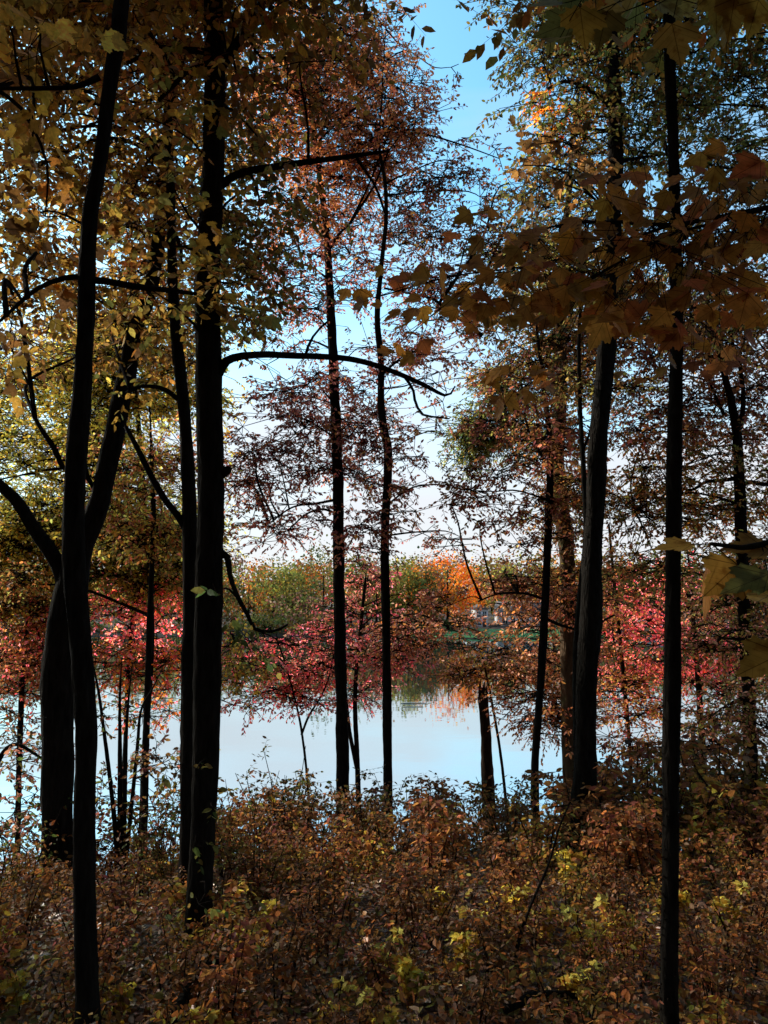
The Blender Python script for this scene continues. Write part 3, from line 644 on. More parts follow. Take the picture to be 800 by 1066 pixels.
for q in ((500, 695, 30, 13, 1.3), (475, 705, 24, 10, .9), (525, 700, 26, 13, 1.0), (510, 680, 26, 10, 1.0), (490, 672, 24, 8, .7), (540, 715, 20, 10, .6)): t.clump(*q, ['pinkbrown', 'rust', 'gold'], leaf=.075, d=14.2 + R.uniform(-.5, .5))
t.done()

# ------------------------------------------------------------------ near maple boughs hanging in at the right
t = Tree('maple_tree', 'close maple bough of large dark amber leaves hanging in from the right edge', d=2.3); t.leafmat = M_MAPLE
t.stem([(1350, 1500, 90), (1345, 900, 88), (1340, 500, 84), (1330, 150, 78), (1320, -200, 70)], d=2.0, top=3)
t.branch([(1338, 260, 13.7, 2.05), (1150, 235, 10.1, 2.1), (980, 205, 7.4, 2.2), (830, 212, 5.9, 2.3), (760, 224, 5.5, 2.35), (700, 234, 5.0, 2.4), (640, 231, 4.0, 2.45), (590, 233, 3.0, 2.5), (540, 246, 2.0, 2.5)])
t.branch([(800, 216, 5.0, 2.3), (745, 232, 4.0, 2.25), (700, 244, 3.0, 2.2), (650, 270, 2.5, 2.2), (600, 300, 2.0, 2.2)])
t.branch([(700, 234, 3.5, 2.4), (650, 250, 3.0, 2.6), (560, 275, 2.4, 2.7), (470, 288, 2.0, 2.7), (390, 310, 1.5, 2.7)])
t.branch([(1342, 640, 11.3, 2.0), (1150, 600, 7.7, 1.7), (950, 560, 5.9, 1.4), (830, 560, 5.0, 1.25), (780, 570, 3.0, 1.2), (740, 566, 2.0, 1.2)])
t.branch([(1334, 100, 12.5, 2.0), (1150, -20, 8.9, 1.8), (950, -70, 6.5, 1.6), (800, -55, 5.6, 1.5), (690, -20, 5.0, 1.45), (620, -25, 4.0, 1.45)])
def mleaves(n, box, d, size, pal='nearmaple', bright=1.0):
    x0, y0, x1, y1 = box
    pos = np.array([P(R.uniform(x0, x1), R.uniform(y0, y1), d + R.uniform(-.25, .35)) for _ in range(n)])
    ax = np.stack([R.normal(-.35, .7, n), R.normal(0, .5, n), R.normal(-.45, .35, n)], 1)
    nm = np.stack([R.normal(0, .5, n), R.normal(-.75, .5, n), R.normal(.75, .4, n)], 1)
    t.lv.add(pos, ax, nm, size * R.uniform(.65, 1.2, n), colours(pal, n) * bright * 1.45, MAPLE, 1.0, .12)
    sk = np.concatenate(t.skel)
    for p_ in pos:      # a leaf stalk back to the nearest twig
        a = sk[R.choice(np.argsort(np.linalg.norm(sk - p_, axis=1))[:7])]
        e = a
        t.tw.twigs(p_[None], e[None], np.array([.0011]), np.array([.0014]))
mleaves(80, (600, 175, 810, 260), 2.35, .085); mleaves(95, (540, 225, 800, 325), 2.35, .085); mleaves(40, (625, 290, 720, 345), 2.25, .09)
mleaves(48, (470, 235, 600, 325), 2.5, .08); mleaves(18, (490, 300, 580, 340), 2.5, .085); mleaves(10, (390, 265, 500, 300), 2.6, .08); mleaves(9, (355, 290, 440, 325), 2.6, .075)
mleaves(16, (500, 380, 590, 425), 2.6, .08); mleaves(6, (400, 340, 460, 370), 2.7, .07); mleaves(22, (700, 150, 810, 230), 2.2, .095); mleaves(24, (720, 240, 810, 330), 2.2, .085)
mleaves(3, (490, 215, 520, 230), 2.4, .10); mleaves(22, (640, 330, 800, 400), 2.6, .07, ['nearmaple', 'rust'], .8)
mleaves(12, (570, -25, 660, 40), 1.75, .085, ['gold', 'olive'], .8); mleaves(10, (640, -25, 740, 55), 1.75, .085, ['gold', 'olive'], .8); mleaves(8, (730, -30, 800, 30), 1.75, .085, ['gold', 'olive'], .8)
def one(px, py, d, size, axis, nrm, pal, bright=1.0):
    sk = np.concatenate(t.skel); p_ = P(px, py, d); a = sk[int(np.argmin(np.linalg.norm(sk - p_, axis=1)))]; t.tw.twigs(p_[None], a[None], np.array([.001]), np.array([.0013]))
    t.lv.add(P(px, py, d)[None], np.array([axis], float), np.array([nrm], float), np.array([size]), colours(pal, 1) * bright, MAPLE, 1.0, .15)
for q in ((604, 8, 1.5, .10), (632, 12, 1.55, .09), (700, 25, 1.5, .10), (765, -2, 1.5, .095), (790, 0, 1.5, .09), (745, -10, 1.5, .09)):
    one(*q, (R.uniform(-.3, .3), .1, -1), (R.uniform(-.3, .3), -1, .1), 'gold', .9)
for q in ((800, 572, 1.2, .075, (-1, .1, .1), (.1, -.6, .8)), (768, 588, 1.2, .08, (-.75, 0, -.65), (.5, -.7, .6)), (800, 598, 1.15, .08, (-.9, .1, -.35), (.1, -.5, .9)), (720, 567, 1.2, .065, (-1, .1, -.15), (.1, -.4, 1)),
          (815, 680, 1.3, .09, (-.8, .1, -.4), (.1, -.7, .7)), (800, 620, 1.3, .09, (-.7, 0, .2), (0, -.5, .9)), (738, 590, 1.25, .095, (-.2, 0, -1), (.8, -.6, .2))):
    one(*q, ['gold', 'olive'], .8)
t.done()

# a few close yellow leaves over the left trunks belong to a low twig
# ------------------------------------------------------------------ understorey
def shrub_proto(name, kind):
    st = Tubes(); lv = Leaves(); tw = Tubes()
    h, spread, nst, pal, leaf, shape, n = kind
    for k in range(nst):
        a = R.uniform(0, 2 * PI); o = R.uniform(.02, .18) * spread
        p0 = np.array([math.cos(a) * o, math.sin(a) * o, -.06])
        lean = np.array([math.cos(a), math.sin(a), 0]) * R.uniform(.1, .5) * spread
        p1 = p0 + lean * .4 + np.array([0, 0, h * .5]); p2 = p0 + lean + np.array([0, 0, h * R.uniform(.75, 1)])
        st.tube([p0, p1, p2], [.009, .006, .003], 5, .05, step=.08)
        m_ = int(n / nst / 6)
        tt = R.uniform(.22, 1, m_)
        base = np.where(tt[:, None] < .5, p0 + (p1 - p0) * (tt[:, None] / .5), p1 + (p2 - p1) * ((tt[:, None] - .5) / .5))
        an = R.uniform(0, 2 * PI, m_)
        out = np.stack([np.cos(an), np.sin(an), R.uniform(-.1, .6, m_)], 1)
        ln = R.uniform(.12, .42, m_) * spread
        sprays(lv, tw, base, out, ln, 6, leaf, pal, R.uniform(.5, 1.3, m_) * (1.4 if name == 'yellow' else 1.1), shape, 1.0, .45, tr=.002)
    st.add(np.concatenate(tw.v), np.concatenate(tw.f), np.concatenate(tw.n)) if tw.v else None
    return st, lv
KINDS = [
    ('rust', (.95, .75, 5, ['rust', 'brown', 'rust', 'redbrown'], .07, OVAL, 480)),
    ('brown', (.85, .8, 6, ['brown', 'litter', 'rust'], .058, OVAL, 540)),
    ('olive', (.9, .7, 5, ['gold', 'brown', 'rust', 'olive'], .06, OVAL, 480)),
    ('gold', (.75, .65, 4, ['gold', 'rust', 'yellow', 'rust'], .075, OVAL, 420)),
    ('maroon', (.8, .75, 5, ['maroon', 'brown', 'rust'], .052, OVAL, 560)),
    ('yellow', (.65, .5, 2, ['yellow', 'yg', 'gold'], .085, MAPLE, 110)),
    ('dark', (1.05, .75, 5, ['darkgreen', 'olive', 'brown', 'rust'], .06, OVAL, 260)),
]
LAB = {
    'rust': ('rusty_shrub', 'rust orange leafed shrub in the thick undergrowth on the slope', 'rust orange shrubs of the undergrowth'),
    'brown': ('brown_shrub', 'dull brown twiggy shrub in the thick undergrowth on the slope', 'dull brown shrubs of the undergrowth'),
    'olive': ('ochre_shrub', 'mixed ochre brown leafy shrub in the thick undergrowth on the slope', 'ochre brown shrubs of the undergrowth'),
    'gold': ('golden_shrub', 'golden leafed low shrub in the thick undergrowth on the slope', 'golden shrubs of the undergrowth'),
    'maroon': ('maroon_shrub', 'dark maroon leafed shrub in the thick undergrowth on the slope', 'maroon shrubs of the undergrowth'),
    'yellow': ('maple_seedling', 'bright yellow maple seedling poking out of the brown undergrowth', 'yellow maple seedlings of the undergrowth'),
    'dark': ('dark_shrub', 'dark green leafed shrub silhouetted before the lake', 'dark green shrubs by the bank'),
}
PROTO = {}
for k, kd in KINDS:
    PROTO[k] = []
    for v in range(3 if k not in ('yellow', 'dark') else 2):
        PROTO[k].append([shrub_proto(k, kd), None])
def put_shrub(k, x, y, s, rz):
    v = PROTO[k][R.integers(0, len(PROTO[k]))]
    nm, lab, grp = LAB[k]
    e = empty(nm, (x, y, gz(x, y)), lab, 'seedling' if k == 'yellow' else 'shrub', grp)
    e.rotation_euler = (0, 0, rz); e.scale = (s, s, s)
    if v[1] is None:
        st, lv = v[0]
        v[1] = [st.build('stems', M_TWIG, e), lv.build('leaves', M_LEAF, e)]
    else:
        for o in v[1]:
            c = o.copy(); c.parent = e; COL.objects.link(c)
    return e
cnt = 0
y = 2.75
while y < 10.5:
    hw = .53 * y + .7
    step = .40 + .04 * y
    x = -hw + R.uniform(0, step)
    while x < hw:
        yy = y + R.uniform(-.25, .25)
        pxl = 400 + F * x / yy
        if abs(x) > .25 or yy > 2.2:
            wts = [.28, .26, .14, .16, .16] if pxl > 200 else [.18, .3, .24, .12, .16]
            k = R.choice(['rust', 'brown', 'olive', 'gold', 'maroon'], p=wts)
            s = (.42 + .085 * min(yy - 2.5, 6)) * R.uniform(.75, 1.2)
            if pxl < 225 and yy > 5.5: s *= .62
            if pxl > 560 and yy > 6.5: s *= 1 + .5 * min(1, (pxl - 560) / 160)
            put_shrub(k, x, yy, s, R.uniform(0, 6.28)); cnt += 1
        x += step * R.uniform(.75, 1.25)
    y += step * .85
for (px, py, d, s) in ((388, 935, 4.1, .5), (490, 935, 4.2, .55), (620, 940, 4.6, .6), (585, 985, 3.7, .5), (655, 930, 4.8, .6), (570, 900, 5.0, .6), (410, 995, 3.4, .42), (20, 920, 4.6, .55), (30, 960, 3.9, .5), (520, 1040, 3.0, .35), (345, 985, 3.5, .42), (690, 905, 5.2, .6), (280, 900, 4.8, .6), (455, 880, 5.4, .6), (660, 780, 7.6, .8), (640, 800, 7.2, .8), (745, 880, 5, .6), (250, 920, 4.4, .55), (120, 960, 3.8, .5), (230, 985, 3.6, .45), (440, 960, 3.8, .5), (540, 900, 5.2, .6), (600, 870, 6.0, .7), (700, 850, 6.4, .7), (350, 860, 6.2, .65), (300, 840, 6.6, .7), (760, 790, 7.6, .9)):
    p_ = P(px, py, d); put_shrub('yellow', p_[0], d, s, R.uniform(0, 6))
for (px, d, s) in ((270, 8.6, .9), (300, 9.2, 1.0), (325, 9.0, .9), (180, 7.6, .8), (110, 8.2, .8), (440, 9.4, .8), (545, 9.4, .8), (250, 8.0, .8), (215, 7.0, .8), (165, 7.2, .85), (60, 7.0, .8), (345, 9.4, 1.0), (370, 9.0, .9), (305, 8.8, 1.15), (285, 8.2, 1.0), (530, 9.3, 1.0), (425, 9.6, 1.0), (385, 8.4, .9), (500, 9.0, .75), (30, 6.6, .8), (0, 7.4, .9), (230, 6.0, .6), (150, 6.2, .6), (600, 7.0, .6)):
    p_ = P(px, 800, d); put_shrub('dark', p_[0], d, s, R.uniform(0, 6))

for (px, d, s, k) in ((640, 9.0, 1.35, 'rust'), (680, 8.6, 1.4, 'olive'), (720, 8.8, 1.5, 'gold'), (765, 8.4, 1.55, 'olive'), (800, 8.8, 1.7, 'brown'), (660, 10, 1.5, 'rust'), (745, 9.8, 1.7, 'rust'), (620, 9.6, 1.25, 'gold'), (790, 7.6, 1.4, 'gold'), (590, 9.0, 1.1, 'rust')):
    p_ = P(px, 800, d); put_shrub(k, p_[0], d, s, R.uniform(0, 6))
for (px, d, s, k) in ((704, 2.72, .55, 'gold'), (690, 2.62, .45, 'rust'), (715, 2.85, .5, 'brown'), (690, 2.95, .42, 'yellow')):
    p_ = P(px, 1000, d); put_shrub(k, p_[0], d, s, R.uniform(0, 6))
# clump of thin saplings left of the thick trunk
t = Tree('sapling_clump', 'clump of thin upright sapling stems in front of the lake at the left', 'sapling', d=7.4)
for path in ([(122, 900, 5), (119, 850, 4.5), (112, 790, 4), (104, 728, 3), (97, 690, 1.2)], [(125, 900, 5), (125, 840, 5), (125, 780, 4), (125, 725, 2.6), (127, 685, 1)], [(128, 900, 5), (130, 840, 4.5), (131, 790, 4), (133, 740, 2.6), (138, 690, 1)], [(131, 900, 4.5), (137, 840, 4), (143, 780, 3.5), (147, 740, 2.5), (160, 715, 1.6), (172, 690, .8)]):
    t.stem(path, sides=7)
for q in ((110, 745, 22, 14, .35), (140, 735, 22, 14, .35), (150, 800, 30, 20, .5), (120, 830, 34, 22, .5), (160, 840, 26, 26, .7), (120, 875, 36, 18, .8), (175, 800, 20, 24, .5)): t.clump(*q, ['darkgreen', 'maroon', 'brown'], leaf=.06, d=7.4 + R.uniform(-.5, .5))
t.done()
t = Tree('whip_sapling', 'thin leaning bare stem rising out of the undergrowth at lower right', 'sapling', d=4.2)
t.stem([(536, 1000, 2.8), (550, 950, 2.6), (571, 900, 2.3), (583, 860, 2), (594, 835, 1.3)], sides=7); t.clump(592, 838, 20, 10, .5, ['rust', 'brown'], leaf=.05)
t.done()
t = Tree('hanging_shrub', 'dark leafed low branch trailing over the lake at the left edge', 'shrub', d=8.0)
t.stem([(-30, 930, 8), (-20, 860, 7), (-5, 800, 6), (15, 775, 4), (45, 790, 2.5)], sides=7)
for q in ((10, 800, 34, 12, .5), (20, 840, 36, 16, .5), (5, 870, 36, 16, .7), (30, 890, 34, 14, .7), (10, 770, 26, 8, .4)): t.clump(*q, ['darkgreen', 'maroon', 'pinkbrown'], leaf=.06, d=8 + R.uniform(-.4, .4))
t.done()

# fallen wood
def log(path, name, label, cat='fallen branch'):
    pts = [np.array([*P(q[0], q[1], q[3])[:2], 0]) for q in path]
    for p_, q in zip(pts, path): p_[2] = gz(p_[0], p_[1]) + q[4]
    tb = Tubes(); tb.tube(pts, [q[2] * q[3] / F / 2 for q in path], 9, .08, step=.05)
    o = tb.build(name, M_BARK, None, pts[0]); o.location = pts[0]; tag(o, label, cat)
log([(140, 1075, 11, 3.0, .02), (160, 1045, 11, 3.2, .05), (176, 1022, 10.5, 3.5, .11), (193, 1010, 10, 3.8, .15), (213, 1002, 8, 4.1, .14), (236, 998, 5, 4.3, .10)], 'fallen_branch', 'dark curved fallen limb arching over the leaves at lower left')
log([(525, 1012, 9, 3.5, .12), (560, 1010, 9, 3.6, .15), (598, 1004, 8, 3.7, .13), (625, 996, 6, 3.8, .10)], 'fallen_branch', 'thin straight fallen stick lying in the undergrowth at lower right')
# pale ripple lines on the lake, their glint painted on thin tubes
def ripple_line(px0, px1, py, wpx):
    d = (EYE[2] - WATER) / ((py - 622) / F); a = P(px0, py, d); b = P(px1, py, d); a[2] = b[2] = WATER + .02
    return a, b, wpx * d / F / 2
tb = Tubes()
for q in ((417, 444, 730.0, .9), (420, 441, 733.5, .7)):
    a, b, r = ripple_line(*q); tb.tube([a, (a + b) / 2 + np.array([0, .1, .02]), b], [r, r * 1.1, r * .6], 6, .05, step=.3)
m, nt, out = new_mat('pale_ripple'); nz = N(nt, 'ShaderNodeTexNoise', Scale=6.0); c_ = ramp(nt, nz.outputs['Fac'], [(.3, (.35, .33, .28)), (.7, (.55, .52, .46))])
p = N(nt, 'ShaderNodeBsdfPrincipled', Roughness=.8); nt.links.new(c_, p.inputs['Base Color']); nt.links.new(p.outputs[0], out.inputs[0])
o = tb.build('ripple_streak', m, None, a); o.location = a; tag(o, 'pale thin ripple streak on the dark reflection', 'branch')

# leaf litter and low ground cover that nobody could count
lv = Leaves(); n = 26000
yy = 2.0 + 9.0 * R.uniform(0, 1, n) ** 1.3; xx = R.uniform(-1, 1, n) * (.6 * yy + .8)
zz = ground(xx, yy) + R.uniform(.005, .05, n)
an = R.uniform(0, 2 * PI, n)
lv.add(np.stack([xx, yy, zz], 1), np.stack([np.cos(an), np.sin(an), R.normal(0, .25, n)], 1), np.stack([R.normal(0, .4, n), R.normal(0, .4, n), np.ones(n)], 1), R.uniform(.035, .085, n), colours(['litter', 'litter', 'rust', 'gold'], n), OVAL, 1.1, .2)
tag(lv.build('leaf_litter', M_LITTER), 'layer of fallen brown leaves on the slope', kind='stuff')
lv = Leaves(); tw = Tubes(); n = 5200
yy = 2.2 + 7.5 * R.uniform(0, 1, n) ** 1.2; xx = R.uniform(-1, 1, n) * (.58 * yy + .6)
b_ = np.stack([xx, yy, ground(xx, yy)], 1); hh = R.uniform(.08, .34, n)
dr = np.stack([R.normal(0, .5, n), R.normal(0, .5, n), np.ones(n)], 1)
sprays(lv, tw, b_, dr, hh, 6, .05, ['brown', 'litter', 'rust', 'olive'], R.uniform(.6, 1.2, n), OVAL, 1.0, .2, tr=.0015)
g_ = lv.build('ground_cover', M_LEAF); tag(g_, 'low tangle of brown seedlings and weeds covering the forest floor', kind='stuff')
tag(tw.build('ground_cover_stems', M_TWIG, g_), None)

# ------------------------------------------------------------------ unseen wood added around the viewpoint for shade (left, right and behind)
lv = Leaves(); tb = Tubes()
def shade_tree(x, y, h, r, n):
    z = gz(x, y)
    tb.tube([(x, y, z - .1), (x + .1, y, z + h * .5), (x, y + .2, z + h * .9)], [.16, .12, .04], 8, .05, step=.5)
    u = unit(R.normal(0, 1, (n, 3))) * R.uniform(.1, 1, (n, 1)) ** .4
    sub = R.integers(0, 60, n); cen = unit(R.normal(0, 1, (60, 3))) * R.uniform(.2, 1, (60, 1)) ** .4
    pos = (cen[sub] + R.normal(0, .17, (n, 3))) * np.array([r, r, h * .42]) + np.array([x, y, z + h * .56])
    ok = (pos[:, 1] < -.6) | (np.abs(pos[:, 0]) > .62 * pos[:, 1] + 1.6) | (pos[:, 2] > 3.6 + 1.05 * pos[:, 1])
    ok &= np.linalg.norm(pos - EYE, axis=1) > 1.6
    pos = pos[ok]; n = len(pos)
    lv.add(pos, R.normal(0, 1, (n, 3)) + np.array([0, 0, -.3]), R.normal(0, .7, (n, 3)) + np.array([0, 0, 1]), R.uniform(.18, .34, n), colours(['gold', 'brown', 'rust'], n), OVAL, 1.2, .15)
for (x, y, h, r) in ((-9, 6, 14, 4), (-13, 2, 15, 4.5), (-8, -1, 14, 4), (-16, 8, 14, 4.5), (-20, 3, 15, 5), (-12, -6, 15, 5), (-4, -5, 14, 4.5), (3, -6, 15, 4.5), (10, -5, 14, 5), (9, 2, 14, 4), (14, 6, 14, 4.5), (0, -12, 15, 5), (-9, -13, 15, 5), (9, -12, 15, 5), (18, -2, 15, 5), (-26, 7, 14, 5), (-22, -5, 15, 5), (0, -2.5, 13, 3.6), (4.5, -1.5, 13, 3.5), (-6, -3, 14, 4), (6, -3, 14, 4), (-3, -8, 14, 5), (5, -9, 14, 5), (13, -9, 15, 5), (-15, -10, 15, 5), (20, 5, 14, 5), (-28, -1, 15, 5)):
    shade_tree(x, y, h, r, 4200)
o = lv.build('unseen_shade_wood', M_LEAF); tag(o, 'unseen autumn wood added behind and beside the viewpoint for shade', kind='stuff')
tb.build('unseen_shade_trunks', M_BARK, o)

# ------------------------------------------------------------------ far bank: trees, houses, wooded hill
FARPAL = [['olive', 'yg'], ['olive', 'darkgreen'], ['orange', 'rust'], ['rust', 'redbrown'], ['gold', 'yg'], ['gold', 'olive'], ['darkgreen'], ['pinkbrown', 'litter']]
FARB = .95
def far_crown(lv, c, r, h, n, pal, leaf):
    ns = 26; cen = unit(R.normal(0, 1, (ns, 3))) * R.uniform(.35, 1, (ns, 1)) ** .5
    sub = R.integers(0, ns, n); sb = R.uniform(.7, 1.3, ns)
    pos = (cen[sub] + R.normal(0, .17, (n, 3))) * np.array([r, r, h]) + c
    lv.add(pos, R.normal(0, 1, (n, 3)), R.normal(0, .6, (n, 3)) + unit(pos - c) + np.array([0, 0, .4]), leaf * R.uniform(.6, 1.3, n), colours(pal, n) * sb[sub][:, None] * FARB, OVAL, 1.5, .2)
def far_tree(name, label, px, d, top_py, wpx, pal, base_frac=.3, n=1300, leaf=.55, group=None):
    b = P(px, 640, d); x = b[0]; z = gz(x, d); zt = P(px, top_py, d)[2]
    H = zt - z; r = wpx * d / F / 2
    e = empty(name, (x, d, z), label, 'tree', group)
    tb = Tubes(); tb.tube([(x, d, z - .2), (x + .1, d, z + H * .45), (x, d, z + H * .8)], [.28, .2, .06], 8, .05, step=.8)
    for k in range(5):
        a = R.uniform(0, 6.28); tb.tube([(x, d, z + H * (.3 + .08 * k)), (x + math.cos(a) * r * .6, d + math.sin(a) * r * .6, z + H * (.5 + .09 * k))], [.11, .03], 5)
    tb.build('trunk', M_BARK, e, (x, d, z))
    lv = Leaves(); hc = H * (1 - base_frac) / 2
    far_crown(lv, np.array([x, d, z + H * base_frac + hc]), r, hc, n, pal, leaf)
    lv.build('crown', M_FAR, e, (x, d, z)); return e
FARB = 1.4
far_tree('orange_tree', 'glowing orange round crowned tree across the lake, the brightest on the far bank', 466, 140, 575, 72, ['orange'], .12, 4200, .42)
FARB = 1.0
far_tree('far_tree', 'dark green low tree at the left end of the far lawn', 478, 140, 640, 34, ['darkgreen'], .1, 900, .4)
far_tree('far_tree', 'orange brown tree on the far bank left of the slim russet trunk', 320, 165, 584, 46, ['orange', 'rust'], .2)
far_tree('far_tree', 'olive green broad tree on the far bank left of the slim russet tree', 284, 150, 590, 70, ['olive', 'yg'], .15, 2000)
far_tree('far_tree', 'greyish half bare tree on the far bank below the olive trees', 310, 141, 612, 60, ['pinkbrown', 'olive'], .15, 900)
far_tree('far_tree', 'yellow green tree on the far bank just right of the crooked thin trunk', 425, 141, 580, 50, ['yg', 'olive'], .06, 3200, .45)
far_tree('far_tree', 'dusky brown tree on the far bank behind the crooked thin trunk', 392, 141, 592, 54, ['rust', 'olive'], .06, 2600, .45)
far_tree('far_tree', 'olive tree on the far bank to the right of the glowing orange tree', 520, 164, 588, 60, ['olive', 'gold'], .2, 1700)
far_tree('far_tree', 'dark olive tree rising from the far waterline just left of the glowing orange tree', 445, 138, 592, 36, ['darkgreen', 'olive'], .05, 2200, .42)
far_tree('far_tree', 'orange tinged tree beside the right end of the grey house', 576, 141, 588, 40, ['orange', 'rust', 'gold'], .2, 1500, .42)
far_tree('far_tree', 'rust red tree on the far bank behind the leaning thin trunk', 556, 160, 592, 42, ['rust', 'redbrown'], .2, 1500)
far_tree('far_tree', 'small rust tree leaning over the white house roof', 540, 142, 622, 34, ['rust', 'pinkbrown'], .35, 700, .4)
far_tree('far_tree', 'rust brown tree across the lake behind the mottled trunk', 598, 150, 594, 56, ['rust', 'gold'], .15, 1600)
far_tree('far_tree', 'olive gold tree across the lake behind the large red maple', 660, 150, 596, 66, ['gold', 'olive'], .15, 1700)
far_tree('far_tree', 'brown tree across the lake right of the pole-like trunk', 735, 148, 598, 70, ['brown', 'gold'], .15, 1600)
far_tree('far_tree', 'green gold tree across the lake at the far left', 60, 150, 590, 80, ['gold', 'olive'], .12, 1800)
far_tree('far_tree', 'golden tree across the lake left of the thick straight trunk', 150, 148, 592, 80, ['yg', 'gold'], .12, 1800)
far_tree('far_tree', 'olive and rust tree across the lake just behind the thick straight trunk', 225, 146, 600, 60, ['olive', 'rust'], .12, 1500)
far_tree('far_tree', 'dark bushy tree at the right end of the far lawn', 610, 139, 632, 50, ['darkgreen', 'olive'], .08, 1100, .45)
far_tree('far_tree', 'low dark green bushes merging into a tree at the far waterline near the crooked trunk', 440, 137, 640, 40, ['darkgreen', 'olive'], .05, 1000, .4)
far_tree('far_tree', 'reddish shrubby tree at the far waterline left of the slim russet trunk', 335, 137, 636, 44, ['rust', 'olive'], .05, 1000, .4)
far_tree('far_tree', 'dark olive shrubby tree at the far waterline below the half bare grey tree', 275, 137, 640, 50, ['olive', 'darkgreen'], .05, 1100, .4)

# wooded hill: one mass
lv = Leaves(); tb = Tubes()
for row, (d, zt, leaf, n) in enumerate(((148, 15.2, .55, 520), (160, 12.5, .6, 420), (176, 14.2, .65, 420), (195, 15.5, .75, 380), (220, 16, .85, 330), (250, 16.5, 1.0, 280))):
    hw = .62 * d + 20; x = -hw
    while x < hw:
        if row == 0 and 7 < x < 36: x += 4; continue
        xx = x + R.uniform(-2, 2); dd = d + (R.uniform(-1, 5) if row == 0 else R.uniform(-6, 6)); z = gz(xx, dd); h = zt * R.uniform(.72, 1.06); r = R.uniform(3.8, 6)
        far_crown(lv, np.array([xx, dd, z + h * .55]), r, h * .5, n, FARPAL[R.choice(8, p=[.15, .19, .09, .19, .08, .14, .10, .06])], leaf)
        tb.tube([(xx, dd, z - .2), (xx, dd, z + h * .7)], [.25, .1], 5)
        x += R.uniform(5.0, 8.0)
o = lv.build('hillside_wood', M_FAR); tag(o, 'autumn coloured woodland covering the hill beyond the lake', kind='stuff')
tb.build('hillside_trunks', M_BARK, o)
# low shoreline brush along the far waterline
lv = Leaves(); x = -95
while x < 110:
    dd = 136.5 - 5 * math.sin(x / 41 + .6) - 3 * math.sin(x / 17)
    if not (10 < x < 30): far_crown(lv, np.array([x, dd, gz(x, dd) + .9]), R.uniform(1.8, 3), R.uniform(1.0, 1.9), 200, FARPAL[R.integers(0, 8)], .4)
    x += R.uniform(2.2, 4)
tag(lv.build('shoreline_brush', M_FAR), 'low mixed brush along the far waterline', kind='stuff')

# houses
def solid(name, c, rough=.7, stripes=None):
    m, nt, out = new_mat(name); p = N(nt, 'ShaderNodeBsdfPrincipled', Roughness=rough); L = nt.links
    tc = N(nt, 'ShaderNodeTexCoord'); nz = N(nt, 'ShaderNodeTexNoise', Scale=1.5, Detail=5.0); L.new(tc.outputs['Object'], nz.inputs['Vector'])
    c_ = ramp(nt, nz.outputs['Fac'], [(.3, tuple(v * .82 for v in c)), (.7, c)]); L.new(c_, p.inputs['Base Color'])
    if stripes:
        wv = N(nt, 'ShaderNodeTexWave', Scale=stripes, bands_direction='Z'); L.new(tc.outputs['Object'], wv.inputs['Vector'])
        b = N(nt, 'ShaderNodeBump', Strength=.5, Distance=.03); L.new(wv.outputs['Fac'], b.inputs['Height']); L.new(b.outputs[0], p.inputs['Normal'])
    L.new(p.outputs[0], out.inputs[0]); return m
M_WHITE = solid('white_siding', (.80, .83, .85), .6, 6.0); M_GREY = solid('grey_siding', (.66, .66, .68), .6, 6.0); M_ROOF = solid('shingle_roof', (.16, .14, .14), .9, 8.0)
M_PANE = solid('window_glass', (.03, .05, .06), .08); M_TRIM = solid('white_trim', (.8, .8, .8), .5); M_DOOR = solid('door_paint', (.12, .06, .05), .5)
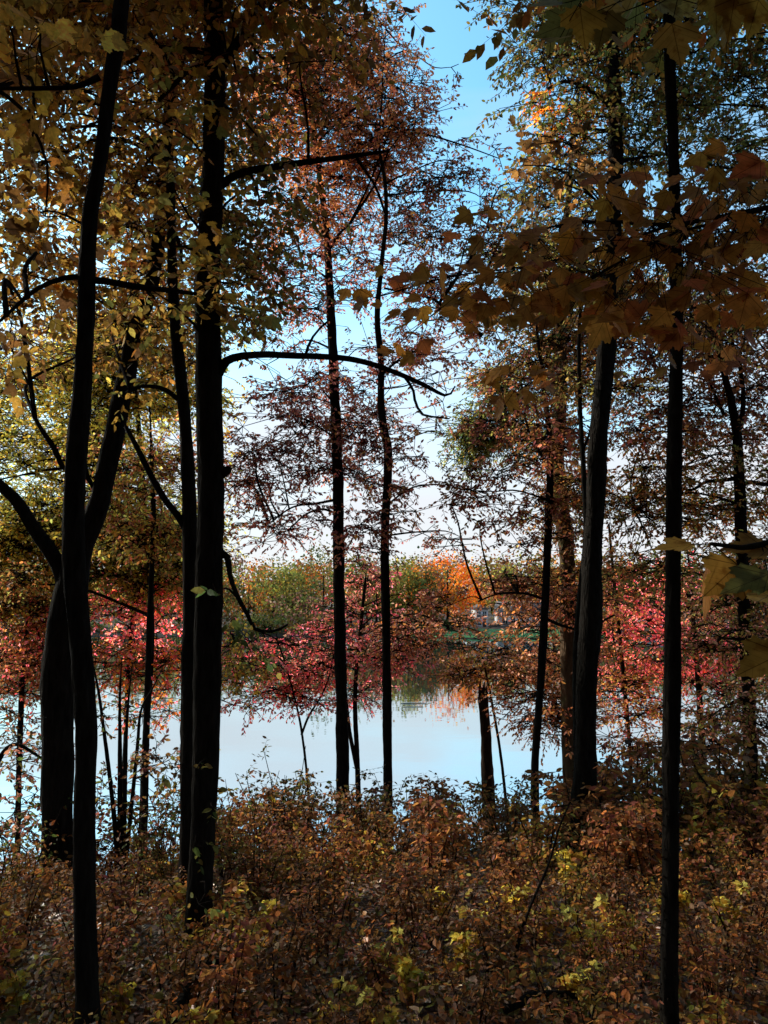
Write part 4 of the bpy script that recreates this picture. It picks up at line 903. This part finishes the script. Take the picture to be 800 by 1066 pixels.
def house(name, label, px, d, py0, py1, wpx, depth, wall_m, wins, gable=False):
    c = P(px, py1, d); z0 = gz(c[0], d + depth * .2) - .3; zt = P(px, py0, d)[2]; W = wpx * d / F / 2; H = zt - z0
    o = np.array([c[0], d, z0]); e = empty(name, o, label, 'house')
    wl = Tubes(); wl.box((0, depth / 2, H / 2), (W, depth / 2, H / 2)); wl.build('wall', wall_m, e, smooth=False)
    rf = Tubes(); ov = .35; rh = min(W, depth / 2) * .7
    if gable:   # ridge runs away from the lake
        V = [(-W - ov, -ov, H), (W + ov, -ov, H), (0, -ov, H + rh), (-W - ov, depth + ov, H), (W + ov, depth + ov, H), (0, depth + ov, H + rh)]
        rf.add(np.array(V, float), [0, 1, 2, 3, 5, 4, 0, 2, 5, 3, 1, 4, 5, 2, 0, 3, 4, 1], [3, 3, 4, 4, 4])
    else:
        V = [(-W - ov, -ov, H), (W + ov, -ov, H), (W + ov, depth + ov, H), (-W - ov, depth + ov, H), (-W - ov, depth / 2, H + rh), (W + ov, depth / 2, H + rh)]
        rf.add(np.array(V, float), [0, 1, 5, 4, 2, 3, 4, 5, 1, 2, 5, 3, 0, 4, 0, 3, 2, 1], [4, 4, 3, 3, 4])
    r_ = rf.build('roof', M_ROOF, e, smooth=False)
    if not gable:
        ch = Tubes(); ch.box((W * .5, depth / 2, H + rh + .2), (.35, .35, .9)); ch.build('chimney', M_GREY, r_, smooth=False)
    for (fx, fz, w_, h_, kind) in wins:
        x_, z_ = fx * W, fz * H
        fr_ = Tubes(); t_ = .09
        fr_.box((x_ - w_, -.04, z_), (t_, .06, h_)); fr_.box((x_ + w_, -.04, z_), (t_, .06, h_)); fr_.box((x_, -.05, z_ + h_), (w_ + t_, .06, t_)); fr_.box((x_, -.05, z_ - h_), (w_ + t_, .06, t_))
        if kind == 'window': fr_.box((x_, -.035, z_), (.04, .05, h_ - .1)); fr_.box((x_, -.037, z_), (w_ - .1, .05, .04))
        f_ = fr_.build(kind, M_TRIM, e, smooth=False)
        pn = Tubes(); pn.box((x_, -.01, z_), (w_ - .05, .03, h_ - .05)); pn.build('pane' if kind == 'window' else 'door_leaf', M_PANE if kind == 'window' else M_DOOR, f_, smooth=False)
house('white_house', 'narrow tall white gabled house just left of the long grey house', 502, 146, 634, 657, 13, 8, M_WHITE, [(-.45, .72, .42, .6, 'window'), (.45, .72, .42, .6, 'window'), (-.45, .28, .42, .6, 'window'), (.4, .25, .45, 1.0, 'door')], True)
house('grey_house', 'long pale grey house above the far lawn, left of the leaning thin trunk', 545, 148, 641, 657, 46, 8, M_GREY, [(-.8, .6, .5, .6, 'window'), (-.45, .6, .5, .6, 'window'), (.1, .6, .8, .7, 'window'), (.5, .42, .5, 1.05, 'door'), (.8, .6, .5, .6, 'window')])
house('blue_house', 'pale bluish house across the lake glimpsed through the large red maple', 687, 146, 644, 660, 22, 8, solid('pale_blue_siding', (.5, .58, .66), .6, 6.0), [(-.5, .6, .5, .6, 'window'), (.4, .6, .5, .6, 'window')])
